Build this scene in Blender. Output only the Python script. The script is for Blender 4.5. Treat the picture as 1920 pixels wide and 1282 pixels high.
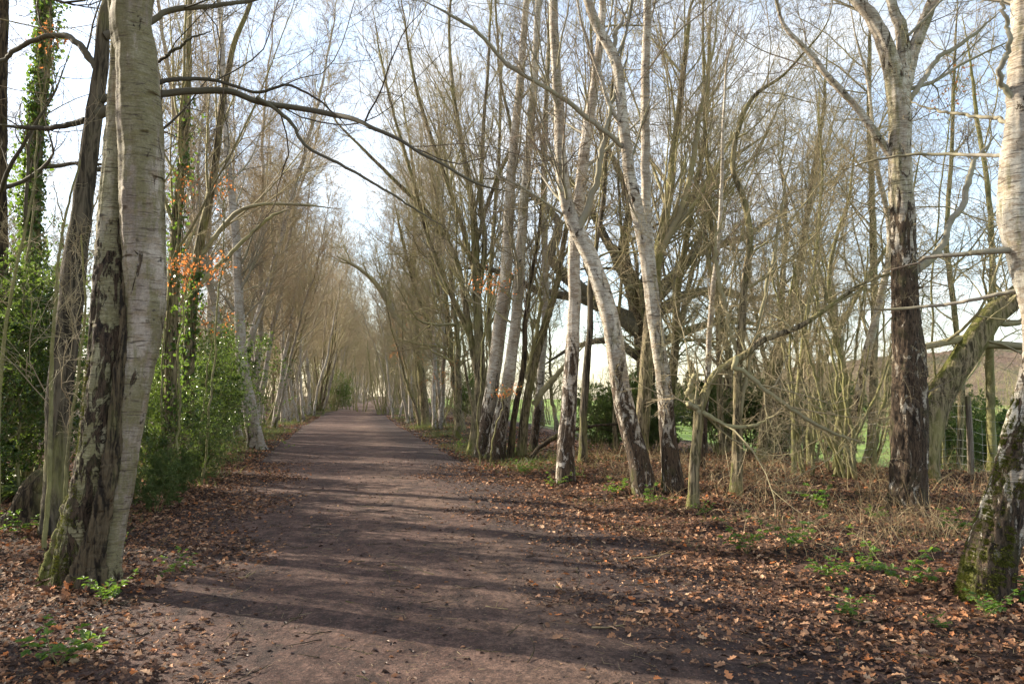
import bpy, math
import numpy as np
from math import radians, sin, cos, pi
for o in list(bpy.data.objects): bpy.data.objects.remove(o)
S = bpy.context.scene
COL = S.collection
# ------------------------------------------------------------------ camera, sky, sun, exposure
CAM_H, FPX, PITCH = 1.6, 1493.0, radians(3.79)
cam = bpy.data.objects.new('camera', bpy.data.cameras.new('camera')); COL.objects.link(cam)
cam.location = (0, 0, CAM_H); cam.rotation_euler = (radians(90) + PITCH, 0, 0)
cam.data.sensor_width = 36; cam.data.lens = 36 * FPX / 1920.0
cam.data.clip_start = 0.05; cam.data.clip_end = 3000
S.camera = cam
SUN_EL = radians(25)
SUN_V = np.array([-0.905, 0.425]); SUN_V = SUN_V / np.linalg.norm(SUN_V)
sun = bpy.data.objects.new('sun', bpy.data.lights.new('sun', 'SUN')); COL.objects.link(sun)
sun.data.energy = 5.0; sun.data.angle = radians(0.55); sun.data.color = (1.0, 0.89, 0.72)
from mathutils import Vector
sd = Vector((SUN_V[0] * cos(SUN_EL), SUN_V[1] * cos(SUN_EL), sin(SUN_EL)))
sun.rotation_euler = sd.to_track_quat('Z', 'Y').to_euler()
sun.location = (-30, 15, 20)
W = bpy.data.worlds.new('World'); S.world = W; W.use_nodes = True
wn, wl = W.node_tree.nodes, W.node_tree.links; wn.clear()
sky = wn.new('ShaderNodeTexSky'); sky.sky_type = 'NISHITA'; sky.sun_disc = False
sky.sun_elevation = SUN_EL; sky.sun_rotation = math.atan2(SUN_V[0], SUN_V[1]); sky.dust_density = 0.8; sky.air_density = 1.0
tcw = wn.new('ShaderNodeTexCoord'); mpw = wn.new('ShaderNodeMapping'); mpw.inputs['Scale'].default_value = (1.0, 1.0, 2.4)
nzw = wn.new('ShaderNodeTexNoise'); nzw.inputs['Scale'].default_value = 2.3; nzw.inputs['Detail'].default_value = 9; nzw.inputs['Roughness'].default_value = 0.58
crw = wn.new('ShaderNodeValToRGB'); crw.color_ramp.elements[0].position = 0.45; crw.color_ramp.elements[1].position = 0.70
crw.color_ramp.elements[0].color = (0.22, 0.22, 0.22, 1); crw.color_ramp.elements[1].color = (0.92, 0.92, 0.92, 1)
mxw = wn.new('ShaderNodeMix'); mxw.data_type = 'RGBA'; mxw.inputs[7].default_value = (14.5, 14.2, 13.6, 1)
bgw = wn.new('ShaderNodeBackground'); bgw.inputs['Strength'].default_value = 0.04
wo = wn.new('ShaderNodeOutputWorld')
wl.new(tcw.outputs['Generated'], mpw.inputs['Vector']); wl.new(mpw.outputs[0], nzw.inputs['Vector'])
wl.new(nzw.outputs[0], crw.inputs[0]); wl.new(crw.outputs[0], mxw.inputs[0]); skb = wn.new('ShaderNodeVectorMath'); skb.operation = 'SCALE'; skb.inputs['Scale'].default_value = 3.3; wl.new(sky.outputs[0], skb.inputs[0]); wl.new(skb.outputs[0], mxw.inputs[6])
wl.new(mxw.outputs[2], bgw.inputs['Color']); wl.new(bgw.outputs[0], wo.inputs['Surface'])
S.view_settings.view_transform = 'Standard'; S.view_settings.look = 'None'
S.view_settings.exposure = 1.42; S.view_settings.gamma = 1.0; S.view_settings.use_curve_mapping = False
S.render.engine = 'CYCLES'
S.cycles.max_bounces = 5; S.cycles.diffuse_bounces = 3; S.cycles.transmission_bounces = 3; S.cycles.glossy_bounces = 2
S.cycles.sample_clamp_indirect = 6

R = np.random.RandomState
def sm(a, b, x):
    t = np.clip((np.asarray(x, float) - a) / (b - a), 0, 1); return t * t * (3 - 2 * t)
# ------------------------------------------------------------------ terrain functions
_cy = np.array([-60, 40, 60, 100, 200, 400, 1500.]); _cx = np.array([13.5, -8.1, -11.9, -18.1, -33, -62, -220.])
def cx(y): return np.interp(y, _cy, _cx)
_r = R(5); _w = [(_r.uniform(-1, 1, 2) * f, _r.uniform(0, 6.28), a) for f, a in
                 [(.5, .05), (.6, .05), (1.1, .03), (1.5, .03), (2.6, .016), (3.4, .014), (6, .008), (8, .007), (13, .004), (17, .004)] for _ in range(2)]
def bumps(x, y):
    z = 0
    for k, p, a in _w: z = z + a * np.sin(k[0] * x + k[1] * y + p + 1.3 * np.sin(k[1] * x * .7 - k[0] * y * .6))
    return z
def ground_z(x, y):
    x = np.asarray(x, float); y = np.asarray(y, float); s = x - cx(y)
    off = sm(1.6, 4.0, np.abs(s))
    z = bumps(x, y) * off + 0.012 * bumps(x * 3, y * 3)
    z = z + 0.22 * sm(3.2, 6.0, s) * (1 - sm(20, 34, y))
    z = z - 1.5 * sm(8.5, 21, s) * sm(4, 10, y) - 0.5 * sm(30, 80, s)
    z = z + 0.32 * sm(3.2, 8.5, -s)
    z = z - 0.02 * (1 - off)
    return z
def ray(px, py):
    u = (px - 960) / FPX; v = (641 - py) / FPX
    return np.array([u, cos(PITCH) - sin(PITCH) * v, sin(PITCH) + cos(PITCH) * v])
def at(px, py, d):
    r = ray(px, py); return np.array([0, 0, CAM_H]) + r * (d / r[1])
def foot(px, py):
    r = ray(px, py); lo = 3.0; t = lo; p = None
    while t < 900:
        p = np.array([0, 0, CAM_H]) + r * t
        if p[2] <= ground_z(p[0], p[1]): break
        t *= 1.006
    return p
# ------------------------------------------------------------------ object helpers
def tag(o, label=None, cat=None, group=None, kind=None):
    if label: o['label'] = label
    if cat: o['category'] = cat
    if group: o['group'] = group
    if kind: o['kind'] = kind
    return o
def root(name, loc, label, cat, group=None, rz=0):
    o = bpy.data.objects.new(name, None); COL.objects.link(o); o.location = [float(v) for v in loc]; o.rotation_euler = (0, 0, rz)
    o.empty_display_size = 0.2
    return tag(o, label, cat, group)
def nrm(v): return v / np.maximum(np.linalg.norm(v, axis=-1, keepdims=True), 1e-9)
class Geo:
    def __init__(s): s.v = []; s.q = []; s.t = []; s.a = []; s.u = []; s.n = 0
    def add(s, v, q=None, t=None, a=None, u=None):
        v = np.asarray(v, np.float32).reshape(-1, 3)
        if q is not None and len(q): s.q.append(np.asarray(q, np.int64) + s.n)
        if t is not None and len(t): s.t.append(np.asarray(t, np.int64) + s.n)
        s.v.append(v); s.a.append(np.zeros(len(v), np.float32) if a is None else np.asarray(a, np.float32).ravel())
        s.u.append(np.zeros((len(v), 2), np.float32) if u is None else np.asarray(u, np.float32))
        s.n += len(v)
    def mesh(s, name, smooth=True):
        v = np.concatenate(s.v); q = np.concatenate(s.q) if s.q else np.zeros((0, 4), np.int64); t = np.concatenate(s.t) if s.t else np.zeros((0, 3), np.int64)
        m = bpy.data.meshes.new(name); m.vertices.add(len(v)); m.vertices.foreach_set('co', v.ravel())
        loops = np.concatenate([q.ravel(), t.ravel()]).astype(np.int32)
        m.loops.add(len(loops)); m.loops.foreach_set('vertex_index', loops)
        m.polygons.add(len(q) + len(t))
        st = np.concatenate([np.arange(len(q)) * 4, len(q) * 4 + np.arange(len(t)) * 3]).astype(np.int32)
        m.polygons.foreach_set('loop_start', st)
        m.update(calc_edges=True)
        m.polygons.foreach_set('use_smooth', np.full(len(q) + len(t), smooth))
        at_ = m.attributes.new('rad', 'FLOAT', 'POINT'); at_.data.foreach_set('value', np.concatenate(s.a))
        uv = np.concatenate(s.u)
        if np.any(uv):
            l = m.uv_layers.new(name='UVMap'); l.data.foreach_set('uv', uv[loops].astype(np.float32).ravel())
        return m
def obj(name, geo, mat, parent=None, smooth=True):
    m = geo.mesh(name, smooth) if isinstance(geo, Geo) else geo
    if mat is not None and len(m.materials) == 0: m.materials.append(mat)
    o = bpy.data.objects.new(name, m); COL.objects.link(o)
    if parent is not None: o.parent = parent
    return o
def copy_tree(o, parent=None):
    c = o.copy(); COL.objects.link(c); c.parent = parent
    for ch in list(o.children): copy_tree(ch, c)
    return c
def place_copy(proto, loc, rz, sc, label, group, tilt=(0, 0)):
    c = copy_tree(proto); c.location = [float(v) for v in loc]; c.rotation_euler = (tilt[0], tilt[1], rz)
    c.scale = (sc, sc, sc) if np.isscalar(sc) else sc
    tag(c, label, None, group); return c
# ------------------------------------------------------------------ branch growth (vectorised)
def frames(P):
    T = np.gradient(P, axis=1); T = nrm(T)
    ref = np.where(np.abs(T[:, :1, 2:3]) < 0.9, np.array([0, 0, 1.]), np.array([1., 0, 0]))[:, 0]
    N = np.zeros_like(P); n = nrm(np.cross(T[:, 0], ref))
    for i in range(P.shape[1]):
        n = nrm(n - np.sum(n * T[:, i], -1, keepdims=True) * T[:, i]); N[:, i] = n
    return T, N, np.cross(T, N)
def tubes(g, P, Rd, sides=3):
    n, m = P.shape[:2]; T, N, B = frames(P)
    a = np.arange(sides) * 2 * pi / sides
    V = P[:, :, None] + Rd[:, :, None, None] * (np.cos(a)[:, None] * N[:, :, None] + np.sin(a)[:, None] * B[:, :, None])
    idx = np.arange(n * m * sides).reshape(n, m, sides)
    a0 = idx[:, :-1]; b0 = idx[:, 1:]
    q = np.stack([a0, np.roll(a0, -1, 2), np.roll(b0, -1, 2), b0], -1).reshape(-1, 4)
    g.add(V, q=q, a=np.repeat(Rd.ravel(), sides))
def grow(P0, D0, L, r0, r1, nseg, wander, trop, rng, power=1.0):
    n = len(P0); P = np.zeros((n, nseg + 1, 3)); P[:, 0] = P0; D = nrm(D0); st = (L / nseg)[:, None]
    curv = rng.normal(0, wander * .28, (n, 3))
    for i in range(nseg):
        D = nrm(D + rng.normal(0, wander, (n, 3)) + curv + np.array([0, 0, trop])); P[:, i + 1] = P[:, i] + D * st
    t = np.linspace(0, 1, nseg + 1)[None] ** power
    return P, r0[:, None] * (1 - t) + r1[:, None] * t
def spawn(P, Rd, L, k, t0, t1, ang, angv, ratio, rng, rf=0.62):
    n, m = P.shape[:2]
    t = (t0 + (t1 - t0) * (np.arange(k)[None] + rng.uniform(0, 1, (n, k))) / k)
    f = t * (m - 1); i = np.minimum(f.astype(int), m - 2); w = (f - i)[..., None]; ii = np.arange(n)[:, None]
    p = P[ii, i] * (1 - w) + P[ii, i + 1] * w; T = nrm(P[ii, i + 1] - P[ii, i])
    r = Rd[ii, i] * (1 - w[..., 0]) + Rd[ii, i + 1] * w[..., 0]
    q = nrm(np.cross(T, rng.normal(0, 1, T.shape))); A = np.clip(rng.normal(ang, angv, (n, k)), .15, 1.7)[..., None]
    D = T * np.cos(A) + q * np.sin(A)
    Ln = L[:, None] * ratio * (1 - 0.45 * t) * rng.uniform(.55, 1.25, (n, k))
    return p.reshape(-1, 3), D.reshape(-1, 3), Ln.ravel(), (r * rf).ravel()
# level = (k, t0, t1, ang, angv, ratio, nseg, wander, trop)
STY = {
 'birch': dict(len=(2.4, 1.0), ang=.75, aw=.2, w=.09, trop=.07, nseg=9, rf=.38, rmax=.05, tip=.003,
   lv=[(8, .12, .98, .75, .2, .5, 6, .12, .03), (6, .15, 1, .7, .2, .55, 4, .14, -.01), (3, .2, 1, .65, .2, .6, 3, .15, -.03)]),
 'oak': dict(len=(3.2, 1.3), ang=.95, aw=.25, w=.17, trop=.05, nseg=11, rf=.5, rmax=.07, tip=.0032,
   lv=[(8, .15, .98, .9, .25, .5, 7, .22, .04), (6, .15, 1, .85, .25, .5, 5, .24, .02), (4, .2, 1, .8, .25, .5, 3, .25, .01)]),
 'fan': dict(len=(4.2, 1.6), ang=.5, aw=.18, w=.08, trop=.07, nseg=11, rf=.5, rmax=.055, tip=.003,
   lv=[(8, .15, .98, .55, .2, .45, 6, .12, .05), (6, .15, 1, .6, .2, .5, 4, .15, .03), (4, .2, 1, .6, .2, .5, 3, .16, .02)]),
 'scrub': dict(len=(2.3, 1.0), ang=.95, aw=.3, w=.17, trop=.05, nseg=6, rf=.45, rmax=.02, tip=.002,
   lv=[(8, .1, .98, .9, .3, .55, 4, .22, .02), (6, .1, 1, .9, .3, .55, 3, .22, .02), (4, .2, 1, .9, .3, .5, 3, .3, .02)]),
}
def crown(g, spines, style, n1, h0, rng, dens=1.0, lenk=1.0, bias=None, hpow=1.0, nlev=3, tipk=1.0):
    """spines: list of (pts, rad). Level-one branches from every spine above height h0 (local)."""
    st = STY[style]; ends = None
    P0 = []; D0 = []; Ln = []; r0 = []
    lens = [max(1e-3, np.sum(np.linalg.norm(np.diff(p, axis=0), axis=1)[(p[1:, 2] > h0)])) for p, r in spines]
    tot = sum(lens)
    for (p, r), l in zip(spines, lens):
        k = int(round(n1 * l / tot)); ok = np.where(p[:-1, 2] > h0)[0]
        if k == 0 or len(ok) == 0: continue
        i = rng.choice(ok, k); w = rng.uniform(0, 1, (k, 1)); q = p[i] * (1 - w) + p[i + 1] * w; T = nrm(p[i + 1] - p[i])
        e = rng.normal(0, 1, (k, 3))
        if bias is not None: e = e + np.array(bias)
        e = nrm(e - np.sum(e * T, -1, keepdims=True) * T); A = rng.normal(st['ang'], st['aw'], (k, 1)); A = np.clip(A, .25, 1.6)
        fr = i / len(p)
        P0.append(q); D0.append(T * np.cos(A) + e * np.sin(A))
        Ln.append(np.clip(rng.normal(*st['len'], k), .5, 9) * lenk * (1 - .45 * fr)); r0.append(np.minimum(r[i] * st['rf'], st['rmax']) * rng.uniform(.5, 1, k))
    P0 = np.concatenate(P0); D0 = np.concatenate(D0); Ln = np.concatenate(Ln); r0 = np.concatenate(r0)
    r0 = np.minimum(r0, Ln * .02 + .004); tip = st['tip'] * tipk
    P, Rd = grow(P0, D0, Ln, r0, np.full(len(r0), tip), st['nseg'], st['w'], st['trop'], rng)
    tubes(g, P, Rd, 4)
    for li, (k, t0, t1, a, av, ratio, ns, w, tr) in enumerate(st['lv'][:nlev]):
        k = max(1, int(round(k * (dens if li else 1)))); p, D, Ln, rr = spawn(P, Rd, Ln, k, t0, t1, a, av, ratio, rng)
        rr = np.maximum(np.minimum(rr, Ln * .014 + .002), tip * .8)
        P, Rd = grow(p, D, Ln, rr, np.full(len(rr), tip * (.8, .62, .5)[li]), ns, w, tr, rng)
        tubes(g, P, Rd, 3)
    return P
def spine(ctrl, rad, n=60, wob=0.0, rng=None):
    c = np.asarray(ctrl, float); r = np.asarray(rad, float)
    d = np.r_[0, np.cumsum(np.linalg.norm(np.diff(c, axis=0), axis=1))]; t = np.linspace(0, d[-1], n)
    ce = np.vstack([2 * c[0] - c[1], c, 2 * c[-1] - c[-2]]); out = np.zeros((n, 3))
    for j, tt in enumerate(t):
        i = min(np.searchsorted(d, tt, 'right') - 1, len(c) - 2); i = max(i, 0); u = (tt - d[i]) / (d[i + 1] - d[i])
        p0, p1, p2, p3 = ce[i:i + 4]
        out[j] = .5 * (2 * p1 + (p2 - p0) * u + (2 * p0 - 5 * p1 + 4 * p2 - p3) * u * u + (3 * p1 - p0 - 3 * p2 + p3) * u ** 3)
    rr = np.interp(t, d, r)
    if wob and rng is not None:
        k = np.cumsum(rng.normal(0, 1, (n, 3)), 0); k = k - np.linspace(0, 1, n)[:, None] * k[-1]; k[:, 2] = 0
        out = out + k * wob / math.sqrt(n)
    return out, rr
def trunk_tube(g, P, r, sides=20, flare=0.5, fh=0.25, rough=.04, rng=None, disp=None):
    rng = rng or R(1); n = len(P); T, N, B = frames(P[None]); N, B = N[0], B[0]
    th = np.arange(sides) * 2 * pi / sides; h = np.r_[0, np.cumsum(np.linalg.norm(np.diff(P, axis=0), axis=1))]
    f = np.ones((n, sides)); ph = rng.uniform(0, 6.28, 30)
    for j, k in enumerate([1, 2, 3, 4, 5, 7, 9, 11, 13]):
        f += rough / (1 + .12 * k) * np.sin(k * th[None] + ph[j] + np.sin(h[:, None] * (1.3 + .5 * j) + ph[j + 9]) * 1.5)
    f += rough * .6 * np.sin(h[:, None] * 9 + ph[20]) * np.sin(th[None] * 2 + h[:, None] * 3)
    f += flare * np.exp(-h[:, None] / fh) * (1 + .45 * np.sin(4 * th[None] + ph[21]) + .3 * np.sin(7 * th[None] + ph[22]))
    if disp:
        from mathutils import noise as mn
        U = P[:, None] + r[:, None, None] * (np.cos(th)[None, :, None] * N[:, None] + np.sin(th)[None, :, None] * B[:, None]); D_ = np.zeros((n, sides)); vis = int(n * .72)
        for i in range(n):
            mk = float(np.clip((disp[1] - P[i, 2]) * .5 + .5, .12, 1))
            for j in range(sides):
                x, y, z = U[i, j]; a = mn.noise((x * 21, y * 21, z * 4.5)) + .5 * mn.noise((x * 46, y * 46, z * 14)); b_ = mn.noise((x * 7, y * 7, z * 34)) * .25
                D_[i, j] = disp[0] * ((1 - 2.2 * abs(a)) * mk + b_) + .006 * mn.noise((x * 6, y * 6, z * 2.5))
        f += D_ / r[:, None]
    V = P[:, None] + (r[:, None] * f)[..., None] * (np.cos(th)[None, :, None] * N[:, None] + np.sin(th)[None, :, None] * B[:, None])
    idx = np.arange(n * sides).reshape(n, sides); a = idx[:-1]; b = idx[1:]
    q = np.stack([a, np.roll(a, -1, 1), np.roll(b, -1, 1), b], -1).reshape(-1, 4)
    g.add(V, q=q, a=np.repeat(r, sides))
def lobed(g, C, ax, nr, size, wid, fold, curl):
    ax = nrm(ax); nr = nrm(nr - np.sum(nr * ax, -1, keepdims=True) * ax); sd_ = np.cross(ax, nr); s = np.asarray(size)[:, None]; wv = np.asarray(wid)[:, None]
    st = [(-.5, .04, 0), (-.32, .55, .3), (-.2, .3, .2), (-.02, .95, .7), (.1, .5, .4), (.26, .85, .8), (.36, .4, .6), (.5, .06, 1)]; k = len(st); V = []
    ph = np.random.RandomState(len(C)).uniform(-1, 1, (len(C), 3))
    for t, w, cz in st:
        m = C + ax * s * t - nr * s * curl * (t * t * 2.4) * ph[:, :1]
        for q in (-1, 0, 1): V.append(m + q * sd_ * s * w * wv * .5 + nr * s * abs(q) * w * (fold * .5 + .25 * ph[:, 1:2] * cz * (1 if q > 0 else -.6)))
    V = np.stack(V, 1); i = np.arange(len(C))[:, None] * 3 * k; q = []
    for j in range(k - 1):
        for e in (0, 1): q.append(i + [3 * j + e, 3 * j + e + 1, 3 * j + e + 4, 3 * j + e + 3])
    g.add(V, q=np.concatenate(q, 0))
def leaves(g, C, ax, nr, size, wid=.5, fold=.25, curl=.15, simple=False, rng=None):
    """folded leaves. C centre (n,3), ax length direction, nr surface normal"""
    ax = nrm(ax); nr = nrm(nr - np.sum(nr * ax, -1, keepdims=True) * ax); sd_ = np.cross(ax, nr); s = np.asarray(size)[:, None]
    if simple:
        V = np.stack([C - ax * s * .5, C + sd_ * s * wid * .5 + nr * s * fold * .4, C + ax * s * .5 - nr * s * curl, C - sd_ * s * wid * .5 + nr * s * fold * .4], 1)
        n = len(C); i = np.arange(n)[:, None] * 4
        g.add(V, q=None, t=np.concatenate([i + [0, 1, 2], i + [0, 2, 3]], 0)); return
    V = []
    prof = [(-.5, 0), (-.2, .8), (.15, 1.0), (.5, 0)]
    V = np.stack([C - ax * s * .5,
        C - ax * s * .18 + sd_ * s * wid * .42 + nr * s * fold * .5, C + ax * s * .2 + sd_ * s * wid * .5 + nr * s * (fold * .5 - curl * .4),
        C + ax * s * .5 - nr * s * curl,
        C + ax * s * .2 - sd_ * s * wid * .5 + nr * s * (fold * .5 - curl * .4), C - ax * s * .18 - sd_ * s * wid * .42 + nr * s * fold * .5], 1)
    i = np.arange(len(C))[:, None] * 6
    g.add(V, q=np.concatenate([i + [0, 1, 2, 3], i + [0, 3, 4, 5]], 0))
# ------------------------------------------------------------------ materials
class NB:
    def __init__(s, name, rough=.85, spec=.3):
        s.m = bpy.data.materials.new(name); s.m.use_nodes = True; s.t = s.m.node_tree; s.N = s.t.nodes; s.L = s.t.links
        s.b = s.N['Principled BSDF']; s.b.inputs['Roughness'].default_value = rough; s.b.inputs['Specular IOR Level'].default_value = spec
        s.tc = s.N.new('ShaderNodeTexCoord')
    def _in(s, sock, v):
        if hasattr(v, 'is_linked') or isinstance(v, bpy.types.NodeSocket): s.L.new(v, sock)
        elif isinstance(v, (tuple, list)) and len(v) == 3 and sock.type == 'RGBA': sock.default_value = (*v, 1)
        else: sock.default_value = v
    def vec(s, scale, src=None, loc=(0, 0, 0)):
        n = s.N.new('ShaderNodeMapping'); s.L.new(src or s.tc.outputs['Object'], n.inputs[0]); n.inputs['Scale'].default_value = scale; n.inputs['Location'].default_value = loc; return n.outputs[0]
    def noise(s, v, scale=1., det=4, rough=.6, dist=0.):
        n = s.N.new('ShaderNodeTexNoise'); s.L.new(v, n.inputs['Vector']); n.inputs['Scale'].default_value = scale; n.inputs['Detail'].default_value = det
        n.inputs['Roughness'].default_value = rough; n.inputs['Distortion'].default_value = dist; return n.outputs[0]
    def vor(s, v, scale=1., feat='F1', out=0):
        n = s.N.new('ShaderNodeTexVoronoi'); n.feature = feat; s.L.new(v, n.inputs['Vector']); n.inputs['Scale'].default_value = scale; return n.outputs[out]
    def step(s, v, a, b):
        n = s.N.new('ShaderNodeMapRange'); n.interpolation_type = 'SMOOTHSTEP'; s._in(n.inputs[0], v); s._in(n.inputs[1], a); s._in(n.inputs[2], b); return n.outputs[0]
    def math(s, op, a, b=0.):
        n = s.N.new('ShaderNodeMath'); n.operation = op; s._in(n.inputs[0], a); s._in(n.inputs[1], b); return n.outputs[0]
    def mix(s, f, a, b, mode='MIX'):
        n = s.N.new('ShaderNodeMix'); n.data_type = 'RGBA'; n.blend_type = mode; s._in(n.inputs[0], f); s._in(n.inputs[6], a); s._in(n.inputs[7], b); return n.outputs[2]
    def xyz(s, v):
        n = s.N.new('ShaderNodeSeparateXYZ'); s.L.new(v, n.inputs[0]); return n.outputs
    def attr(s, name='rad'):
        n = s.N.new('ShaderNodeAttribute'); n.attribute_name = name; return n.outputs['Fac']
    def island(s):
        n = s.N.new('ShaderNodeNewGeometry'); return n.outputs['Random Per Island']
    def rnd(s):
        n = s.N.new('ShaderNodeObjectInfo'); return n.outputs['Random']
    def ramp(s, f, stops):
        n = s.N.new('ShaderNodeValToRGB'); s._in(n.inputs[0], f); e = n.color_ramp.elements
        while len(e) < len(stops): e.new(.5)
        for el, (p, c) in zip(e, stops): el.position = p; el.color = (*c, 1)
        return n.outputs[0]
    def bump(s, h, strength=.5, dist=.02):
        n = s.N.new('ShaderNodeBump'); s._in(n.inputs['Height'], h); n.inputs['Strength'].default_value = strength; n.inputs['Distance'].default_value = dist
        s.L.new(n.outputs[0], s.b.inputs['Normal'])
    def done(s, col, transl=None):
        s._in(s.b.inputs['Base Color'], col)
        if transl:
            tr = s.N.new('ShaderNodeBsdfTranslucent'); s._in(tr.inputs[0], transl[1]); mx = s.N.new('ShaderNodeMixShader'); mx.inputs[0].default_value = transl[0]
            s.L.new(s.b.outputs[0], mx.inputs[1]); s.L.new(tr.outputs[0], mx.inputs[2]); s.L.new(mx.outputs[0], s.N['Material Output'].inputs[0])
        return s.m
def mat_birch(name, dark=.7, patch=.0, algae=.35, moss=.35, seed=0., white=(.62, .57, .48), grey=(.34, .29, .23), mossw=0., cap=.5, fl_=.3):
    b = NB(name, .8, .25); L0 = (seed * 7.1, seed * 3.3, seed * 5.7)
    z = b.xyz(b.tc.outputs['Object'])[2]
    big = b.noise(b.vec((2.2, 2.2, 1.1), loc=L0), 1, 5, .6)
    c = b.mix(b.step(big, .38, .62), white, grey)
    pinkn = b.noise(b.vec((7, 7, 16), loc=L0), 1, 4, .6)
    c = b.mix(b.math('MULTIPLY', b.step(pinkn, .48, .62), .7), c, (.26, .19, .12))
    alg = b.step(b.noise(b.vec((4.0, 4.0, .9), loc=(seed, 9, seed)), 1, 7, .72), .66 - .24 * algae, .74 - .20 * algae)
    c = b.mix(b.math('MULTIPLY', alg, .7), c, (.16, .145, .05))
    len1 = b.step(b.noise(b.vec((7, 7, 85), loc=L0), 1, 3, .55, .4), .57, .66)
    fl = b.step(b.noise(b.vec((9, 9, 120), loc=L0), 1, 4, .65, .5), .50, .60); c = b.mix(b.math('MULTIPLY', fl, fl_), c, tuple(min(1, w * 1.35) for w in white)); c = b.mix(b.math('MULTIPLY', len1, .75), c, (.10, .07, .05))
    len2 = b.step(b.noise(b.vec((3.0, 3.0, 26), loc=L0), 1, 4, .6, .8), .62, .68)
    c = b.mix(b.math('MULTIPLY', len2, .85), c, (.07, .052, .042))
    speck = b.noise(b.vec((60, 60, 60)), 1, 3, .7)
    c = b.mix(.35, c, b.mix(b.step(speck, .35, .65), (.25, .25, .25), (1, 1, 1)), 'MULTIPLY')
    # diamond scars and rough dark bark that spreads up from the base
    scar = b.noise(b.vec((6.5, 6.5, 2.4), loc=L0), 1, 7, .74, 1.3); scar = b.math('ADD', b.math('MULTIPLY', b.math('SUBTRACT', scar, .5), 1.9), .5)
    zz = b.math('MULTIPLY', b.math('SUBTRACT', dark, z), .22)
    zz = b.math('MINIMUM', b.math('MAXIMUM', zz, -.10 + patch), cap)
    dk = b.step(b.math('ADD', scar, zz), .68, .73)
    fis = b.noise(b.vec((24, 24, 5), loc=L0), 1, 7, .75, 1.6)
    dc = b.mix(b.step(fis, .38, .60), (.014, .010, .007), (.115, .078, .05)); dc = b.mix(b.math('MULTIPLY', b.step(b.noise(b.vec((4, 4, 3), loc=L0), 1, 5, .7), .52, .7), .7), dc, (.07, .068, .028))
    c = b.mix(dk, c, dc)
    mo = b.noise(b.vec((11, 11, 6), loc=L0), 1, 7, .8)
    nx = b.xyz(b.tc.outputs['Normal'])[0]
    mh = b.math('ADD', b.math('MULTIPLY', b.math('SUBTRACT', moss, z), .32), b.math('ADD', mo, b.math('MULTIPLY', nx, -.22)))
    if mossw: mh = b.math('MAXIMUM', mh, b.math('ADD', b.math('MULTIPLY', nx, -mossw), b.math('ADD', mo, -.12)))
    mm = b.step(mh, .62, .78)
    fz = b.noise(b.vec((90, 90, 90)), 1, 3, .7)
    c = b.mix(mm, c, b.mix(fz, (.045, .05, .012), (.18, .18, .045)))
    h = b.math('ADD', b.math('MULTIPLY', len1, -.12), b.math('MULTIPLY', b.math('MULTIPLY', dk, fis), 1.6))
    h = b.math('ADD', h, b.math('MULTIPLY', b.math('MULTIPLY', mm, fz), 1.0)); h = b.math('ADD', h, b.math('MULTIPLY', dk, .6)); h = b.math('ADD', h, b.math('MULTIPLY', speck, .12)); h = b.math('ADD', h, b.math('MULTIPLY', pinkn, .12))
    b.bump(h, .9, .018)
    return b.done(c)
def mat_bark(name, c1=(.045, .035, .022), c2=(.28, .225, .14), green=.4, fs=(22, 22, 3.2), moss=.2, mossw=0., seed=0.):
    b = NB(name, .9, .2); L0 = (seed * 3, seed * 5, seed)
    fis = b.noise(b.vec(fs, loc=L0), 1, 5, .65, 1.0)
    c = b.mix(b.step(fis, .40, .60), c1, c2)
    al = b.step(b.noise(b.vec((1.6, 1.6, .6), loc=L0), 1, 6, .7), .62 - .35 * green, .80 - .3 * green)
    c = b.mix(b.math('MULTIPLY', al, .62), c, (.25, .24, .085))
    z = b.xyz(b.tc.outputs['Object'])[2]; nx = b.xyz(b.tc.outputs['Normal'])[0]; mo = b.noise(b.vec((8, 8, 5), loc=L0), 1, 5, .7)
    mh = b.math('ADD', b.math('MULTIPLY', b.math('SUBTRACT', moss, z), .4), b.math('ADD', mo, b.math('MULTIPLY', nx, -.25)))
    if mossw: mh = b.math('MAXIMUM', mh, b.math('ADD', b.math('MULTIPLY', nx, -mossw), b.math('ADD', mo, -.1)))
    mm = b.step(mh, .62, .78); fz = b.noise(b.vec((80, 80, 80)), 1, 3, .7)
    c = b.mix(mm, c, b.mix(fz, (.05, .055, .012), (.19, .19, .05)))
    b.bump(b.math('ADD', b.math('MULTIPLY', fis, 1.4), b.math('MULTIPLY', b.math('MULTIPLY', mm, fz), .8)), .9, .02)
    return b.done(c)
def mat_twig(name, thick=(.15, .135, .085), thin=(.15, .10, .07), green=(.22, .22, .09), gf=.55):
    b = NB(name, .8, .25); r = b.attr(); n = b.noise(b.vec((.9, .9, .9)), 1, 4, .65); n2 = b.noise(b.vec((14, 14, 14)), 1, 3, .6)
    c = b.mix(b.step(r, .004, .02), thin, thick)
    c = b.mix(b.math('MULTIPLY', b.step(n, .40, .60), gf), c, green)
    c = b.mix(.5, c, b.mix(n2, (.4, .4, .4), (1.15, 1.15, 1.15)), 'MULTIPLY')
    c = b.mix(b.math('MULTIPLY', b.rnd(), .35), c, (.30, .26, .19))
    return b.done(c)
def mat_leaf(name, stops, rough=.6, spec=.3, tr=.3, trc=None):
    b = NB(name, rough, spec); c = b.ramp(b.island(), stops)
    n = b.noise(b.vec((30, 30, 30)), 1, 3, .6); c = b.mix(.45, c, b.mix(n, (.45, .45, .45), (1.25, 1.25, 1.25)), 'MULTIPLY')
    return b.done(c, (tr, trc or c) if tr else None)
M = {}
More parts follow.
